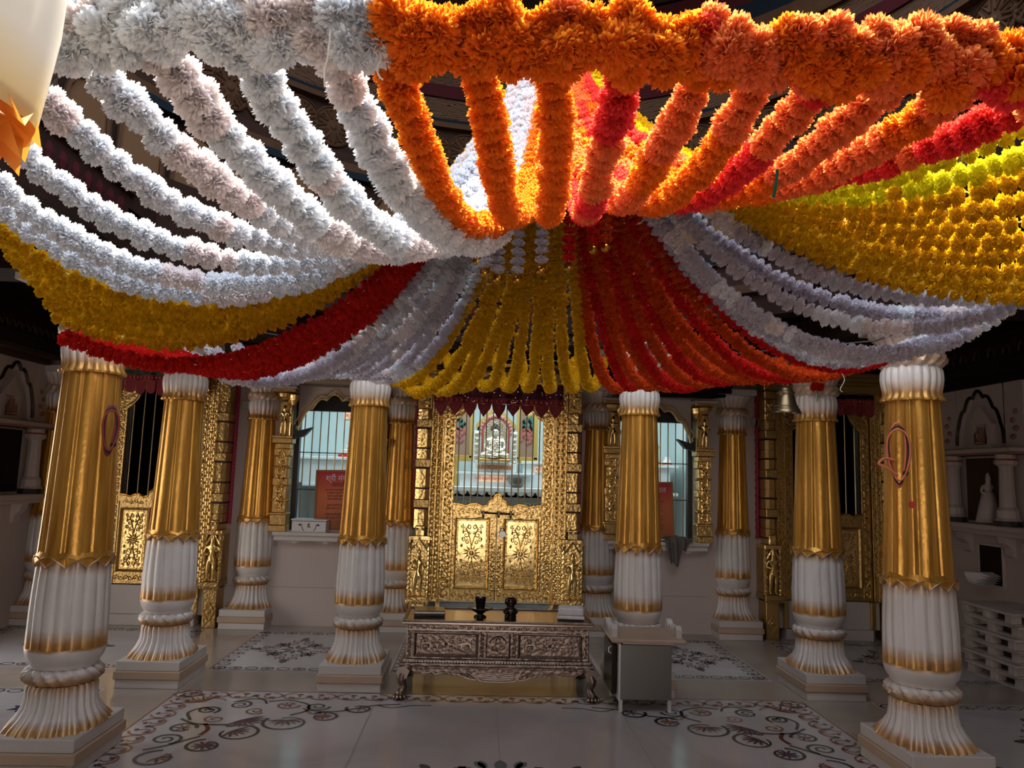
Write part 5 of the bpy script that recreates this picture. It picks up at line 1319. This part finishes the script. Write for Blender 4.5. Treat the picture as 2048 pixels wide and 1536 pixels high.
# ------------------------------------------------------------------ carved niches of the side walls
def niche_wall(s_, xw, yc, lab):
    """white carved niche on a side wall; s_ = -1 left wall, +1 right wall; plane x = xw"""
    o = thing('carved_niche', lab, 'niche', (xw, yc, 0))
    def B(y0, y1, d, z0, z1, m=M_WALL, nme='moulding', bv=.006):
        a, b = sorted((0, -s_ * d)); return MB().box(a, b, y0, y1, z0, z1, bv).build(nme, m, o)
    fn = lambda u, v, d: (-s_ * d, u, v)
    Ye = 7.59 - yc; B(-1.1, min(1.1, Ye), .16, 1.155, 1.20, M_WALL, 'ledge', .006); B(-1.0, min(1.0, Ye), .11, 1.11, 1.155, M_WALL, 'ledge')
    for y in (-.85, -.28, .28, .85)[:3 if s_ < 0 else 4]:
        MB().prism([(0, 1.11), (.10, 1.11), (.085, 1.05), (.04, 1.01), (.035, .95), (0, .93)], lambda u, v, d: (-s_ * u, y + d, v), -.05, .05).build('bracket', M_WALL, o)
    B(-.72, -.42, .03, .98, 1.07, M_MARB, 'raised_tile', .01)
    for y in (-.36, .36):
        mb = MB(); mb.lathe([(.10, 1.20), (.10, 1.25), (.085, 1.27), (.085, 1.33), (.07, 1.35), (.064, 1.36), (.060, 1.45), (.055, 1.68), (.06, 1.70), (.09, 1.72), (.09, 1.75), (.075, 1.76), (.075, 1.80)], 12, (-s_ * .08, y, 0)); mb.build('niche_column', M_WALL, o)
        MB().lathe([(.105, 1.20), (.105, 1.245)], 12, (-s_ * .08, y, 0)).build('dark_foot', M_BLACK, o)
        MB().lathe([(.076, 1.735), (.092, 1.75), (.076, 1.765)], 12, (-s_ * .08, y, 0)).build('red_ring', M_THRM, o)
    B(-.52, .52, .15, 1.80, 1.86, M_WALL, 'entablature'); B(-.54, .54, .155, 1.80, 1.82, mat('faded_red', (.28, .12, .09), .6), 'red_line', .002)
    # cusped arch over the niche, painted outline
    A = cusp_arch(0, .33, 1.90, 2.30, 7, .035)
    mb = MB(); 
    for (u0, v0), (u1, v1) in zip(A[:-1], A[1:]): mb.add([fn(u0, v0, .05), fn(u1, v1, .05), fn(u1, 2.44, .05), fn(u0, 2.44, .05), fn(u0, v0, 0), fn(u1, v1, 0)], [(0, 1, 2, 3), (0, 4, 5, 1)])
    mb.build('arch_spandrel', M_WALL, o)
    MB().tube([fn(u, v, .055) for u, v in A], .016, 5).build('arch_outline', M_DARKM, o)
    B(-.56, -.33, .05, 1.86, 2.44, M_WALL, 'arch_side', .003); B(.33, .56, .05, 1.86, 2.44, M_WALL, 'arch_side', .003)
    for y in (-.45, .45):
        q = MB()
        for k in range(4): q.ball((-s_ * .055, y + .02 * (-1) ** k, 1.95 + .07 * k), .03, 7, 5, (.5, 1.4 - .2 * k, .8))
        q.build('painted_leaf', MATS['faded_red'], o)
    # carved shrine relief in the arch
    q = MB(); q.box(*sorted((0, -s_ * .05)), -.16, .16, 1.86, 1.90); q.box(*sorted((0, -s_ * .05)), -.13, -.09, 1.90, 2.08); q.box(*sorted((0, -s_ * .05)), .09, .13, 1.90, 2.08)
    q.prism([(-.16, 2.08), (.16, 2.08), (.10, 2.15), (.05, 2.20), (0, 2.26), (-.05, 2.20), (-.10, 2.15)], fn, 0, .05)
    q.build('shrine_relief', M_WALL, o)
    statuette(o, -s_ * .04, 0, 1.90, .17, MATS['faded_red'], 'relief_figure', pose='sit')
    # dark recess with a standing carved figure
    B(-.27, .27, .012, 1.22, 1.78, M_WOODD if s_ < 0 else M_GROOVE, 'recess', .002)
    return o
nr = niche_wall(1, XR, 6.60, 'white carved niche with cusped arch on the dark right wall')
nl = niche_wall(-1, XL, 6.95, 'white carved niche with cusped arch on the left wall behind the nearest column')
o = thing('standing_carving', 'pale robed figure carving leaning inside the right wall niche', 'carving', (XR - .05, 6.52, 1.22))
statuette(o, 0, 0, 0, .42, M_WALL, 'robed_figure'); MB().lathe([(.11, 0), (.085, .12), (.05, .26), (1e-3, .27)], 14).build('robe', M_WALL, o, True)
for s_, xw, y in ((1, XR, 0),):
    # small square shelf recess with folded papers
    o = thing('wall_shelf', 'small square recessed shelf low on the right wall', 'shelf', (XR, 6.58, .68))
    for a in ((-.17, .17, -.02, 0), (-.17, .17, .33, .35), (-.17, -.15, 0, .33), (.15, .17, 0, .33)): MB().box(-.025, 0, a[0], a[1], a[2], a[3], .003).build('shelf_edge', M_WALL, o)
    MB().box(-.012, 0, -.15, .15, 0, .33).build('shelf_back', M_BEAM, o)
    o = thing('folded_papers', 'heap of folded papers sticking out of the right wall shelf', 'papers', (XR - .09, 6.60, .68))
    for k in range(5):
        mb = MB(); pts = [(-.12 - .01 * k, .02 * k), (.10, .014 * k), (.12, .012 + .02 * k), (-.05, .016 + .022 * k)]
        mb.prism(pts, lambda u, v, d: (d, u, v), -.07, .07); mb.build('paper_sheet', M_PAPER, o, rot=(0, 0, radians(k * 7 - 14)))
# cornices of the side walls
for s_, xw, nm in ((-1, XL, 3), (1, XR, 4)):
    y0 = 6.2 if s_ < 0 else 0
    t = MB(); a, b = sorted((xw, xw - s_ * .20)); t.box(a, b, y0, 7.4, 2.47, 2.515, .004); a, b = sorted((xw, xw - s_ * .10)); t.box(a, b, y0, 7.4, 2.42, 2.47, .004)
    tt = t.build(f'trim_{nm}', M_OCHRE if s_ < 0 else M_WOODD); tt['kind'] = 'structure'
    q = MB(); n = 12 if s_ < 0 else 40
    for i in range(n):
        y = y0 + .05 + (7.4 - y0) * i / n; A = [(y + .045 * cos(pi * k / 8), 2.60 + .10 * sin(pi * k / 8)) for k in range(9)]
        q.tube([(xw - s_ * .225, u, v) for u, v in A], .008, 4)
    q.build('lotus_lobe_row', M_GROOVE, tt, kind='stuff')
# stacked pallets
for k in range(6):
    o = thing('wooden_pallet', f'pale wooden pallet, {["bottom one","second from the floor","third from the floor","fourth from the floor","fifth from the floor","topmost"][k]} of the stack by the right wall', 'pallet', (4.32 + .012 * (-1) ** k, 6.05 + .01 * (k % 3), .095 * k), radians((-1) ** k * 1.2), 'pallets stacked by the right wall')
    for y in (-.27, 0, .27):
        for x in (-.155, .15): MB().box(x - .04, x + .04, y - .04, y + .04, .010, .074, .004).build('block', M_WOOD, o)
    for x in (-.17, -.085, 0, .085, .16): MB().box(x - .035, x + .035, -.33, .33, .072, .0935, .003).build('slat', M_WOOD, o)
    for x in (-.155, .15): MB().box(x - .035, x + .035, -.33, .33, .0, .010, .002).build('bottom_slat', M_WOOD, o)

# ------------------------------------------------------------------ cord coils on the near columns
def coil(x, y, z, c1, c2, h, w, lab, yaw):
    o = thing('cord_coil', lab, 'cord', (x, y, z), yaw)
    for k, (m, r) in enumerate(((c1, .0075), (c2, .006), (c1, .006))):
        pts = [(w * (.5 + .12 * k) * sin(t) * (1 + .3 * cos(t)) , -.012 - .008 * k, -h * .5 + h * (.5 - .05 * k) * cos(t)) for t in [2 * pi * i / 30 for i in range(30)]]
        MB().tube(pts, r, 6, closed=True).build('cord_loop', m, o, True)
    MB().lathe([(.012, -.012), (.016, 0), (.012, .012)], 10, (w * .45, -.02, -h * .78), ax='y').build('plug', M_BLACK, o)
    MB().lathe([(.006, -.015), (.006, .03)], 8, (0, 0, .0), ax='y').build('nail', M_GROOVE, o)
    return o
coil(-1.925, 4.02, 1.80, M_ROPER, M_CORDB, .26, .05, 'red and black cord coil hanging on the nearest left column', radians(40))
c_ = coil(2.235, 3.96, 1.84, M_ROPEO, M_CORDB, .34, .075, 'orange and black cord coil with a knot, hanging on the nearest right column', radians(-15))
MB().tube([tuple(p) for p in bez([(-.02, -.03, -.20), (-.07, -.03, -.19), (-.10, -.03, -.22), (-.06, -.03, -.24), (-.01, -.03, -.28)], 6)], .008, 6).build('knot', M_ROPEO, c_, True)
MB().lathe([(.016, -.01), (.018, 0), (.016, .01)], 10, (.06, -.02, -.43), ax='y').build('red_cap', M_SIGNR, c_)

# ------------------------------------------------------------------ fabric lantern close by at the left, loose threads, ties
lt = thing('fabric_lantern', 'hanging white and yellow fabric lantern with folded orange paper petals below', 'lantern', (-.70, .90, 1.92))
m, ns, ls, b = new_mat('lantern_cloth'); t = ns.new('ShaderNodeTexCoord'); s3 = ns.new('ShaderNodeSeparateXYZ'); r = ns.new('ShaderNodeValToRGB')
ls.new(t.outputs['Object'], s3.inputs[0]); mm = N(ns, 'Math', operation='MULTIPLY'); mm.inputs[1].default_value = 2.2; ls.new(s3.outputs['Z'], mm.inputs[0]); ls.new(mm.outputs[0], r.inputs[0])
r.color_ramp.elements[0].position = .0; r.color_ramp.elements[0].color = (.92, .74, .28, 1); r.color_ramp.elements[1].position = .22; r.color_ramp.elements[1].color = (.93, .94, .93, 1)
ls.new(r.outputs[0], b.inputs['Base Color']); b.inputs['Roughness'].default_value = .6
tr = N(ns, 'BsdfTranslucent'); ls.new(r.outputs[0], tr.inputs[0]); mx = N(ns, 'MixShader'); mx.inputs[0].default_value = .4; ls.new(b.outputs[0], mx.inputs[1]); ls.new(tr.outputs[0], mx.inputs[2]); ls.new(mx.outputs[0], ns['Material Output'].inputs[0])
def rf(t, i, r, z): w = r * (1 + .035 * abs(sin(t * 6))); return w * cos(t), w * sin(t), z
MB().lathe([(.125, .0), (.128, .03), (.134, .08), (.142, .15), (.144, .22), (.138, .32), (.12, .42), (.10, .5)], 72, rf=rf, cap=False).build('cloth_body', m, lt, True)
MO = mat('orange_paper', (.78, .26, .03), .6, trans=((.9, .35, .05), .35))
for row, (z, R_, n) in enumerate(((.01, .13, 12), (-.02, .115, 11), (-.045, .09, 9))):
    for k in range(n):
        a = 2 * pi * (k + .5 * row) / n; da = pi / n
        mb = MB(); mb.add([(R_ * .5 * cos(a), R_ * .5 * sin(a), z + .03), (R_ * cos(a - da), R_ * sin(a - da), z + .012), (R_ * 1.04 * cos(a), R_ * 1.04 * sin(a), z - .026), (R_ * cos(a + da), R_ * sin(a + da), z + .012)], [(0, 1, 2), (0, 2, 3), (1, 0, 3)])
        mb.build('paper_petal', MO, lt)
MB().tube([(0, 0, .45), (0, 0, .9)], .003, 5).build('hanging_string', M_THREAD, lt)
def threads(name, lab, pts, r=.0022, m=M_THREAD): return tag(MB().tube([tuple(p) for p in bez(pts, 6)], r, 5).build(name, m), lab, 'thread')
threads('loose_thread', 'white loose thread dangling under the white swag', [(-.262, 1.15, 2.20), (-.263, 1.15, 2.16), (-.267, 1.15, 2.13), (-.265, 1.15, 2.105)], .0016)
threads('loose_thread', 'pale curled thread hanging on the first orange strand', [(-.183, 1.17, 2.165), (-.187, 1.17, 2.15), (-.182, 1.165, 2.135), (-.176, 1.165, 2.13)], .0016)
gt = threads('green_tie', 'dark green plastic tie with white ends on a pink-red strand', [(.50, 1.235, 2.04), (.497, 1.235, 2.015), (.492, 1.235, 1.99)], .003, mat('green_tie', (.01, .14, .08), .4))

o = thing('red_flower_tie', 'small red flower bundle with a green string at the column top by the bell', 'flowers', (2.47, 5.42, 2.215))
string_flowers(o, [Vector((-.035, 0, 0)), Vector((0, 0, .004)), Vector((.04, 0, 0))], 'mid', RD_, .036, .03, rnd=random.Random(4))
MB().tube([(0, 0, -.02), (.004, 0, -.07), (-.002, 0, -.11)], .003, 4).build('green_string', MATS['green_tie'], o)
o = thing('white_lamp_box', 'small white box lamp hanging behind the grey-white garlands at left', 'lamp', (-.96, 4.9, 2.33))
MB().box(-.028, .028, -.03, .03, -.035, .03, .006).build('housing', M_STEELB, o); MB().lathe([(.018, -.05), (.022, -.035)], 12).build('lens', mat('amber_lens', (.6, .35, .1), .3), o); MB().tube([(0, 0, .03), (0, 0, .17)], .003, 5).build('stem', M_WIRE, o)
threads('loose_thread', 'white knotted thread ends below the left white garlands', [(-.335, 1.82, 2.055), (-.33, 1.81, 2.04), (-.34, 1.81, 2.03), (-.325, 1.81, 2.022)], .0022)
threads('loose_thread', 'thin white thread dangling under the right grey-white garlands', [(1.62, 3.3, 2.0), (1.63, 3.3, 1.97), (1.61, 3.3, 1.93), (1.62, 3.3, 1.915)], .002)
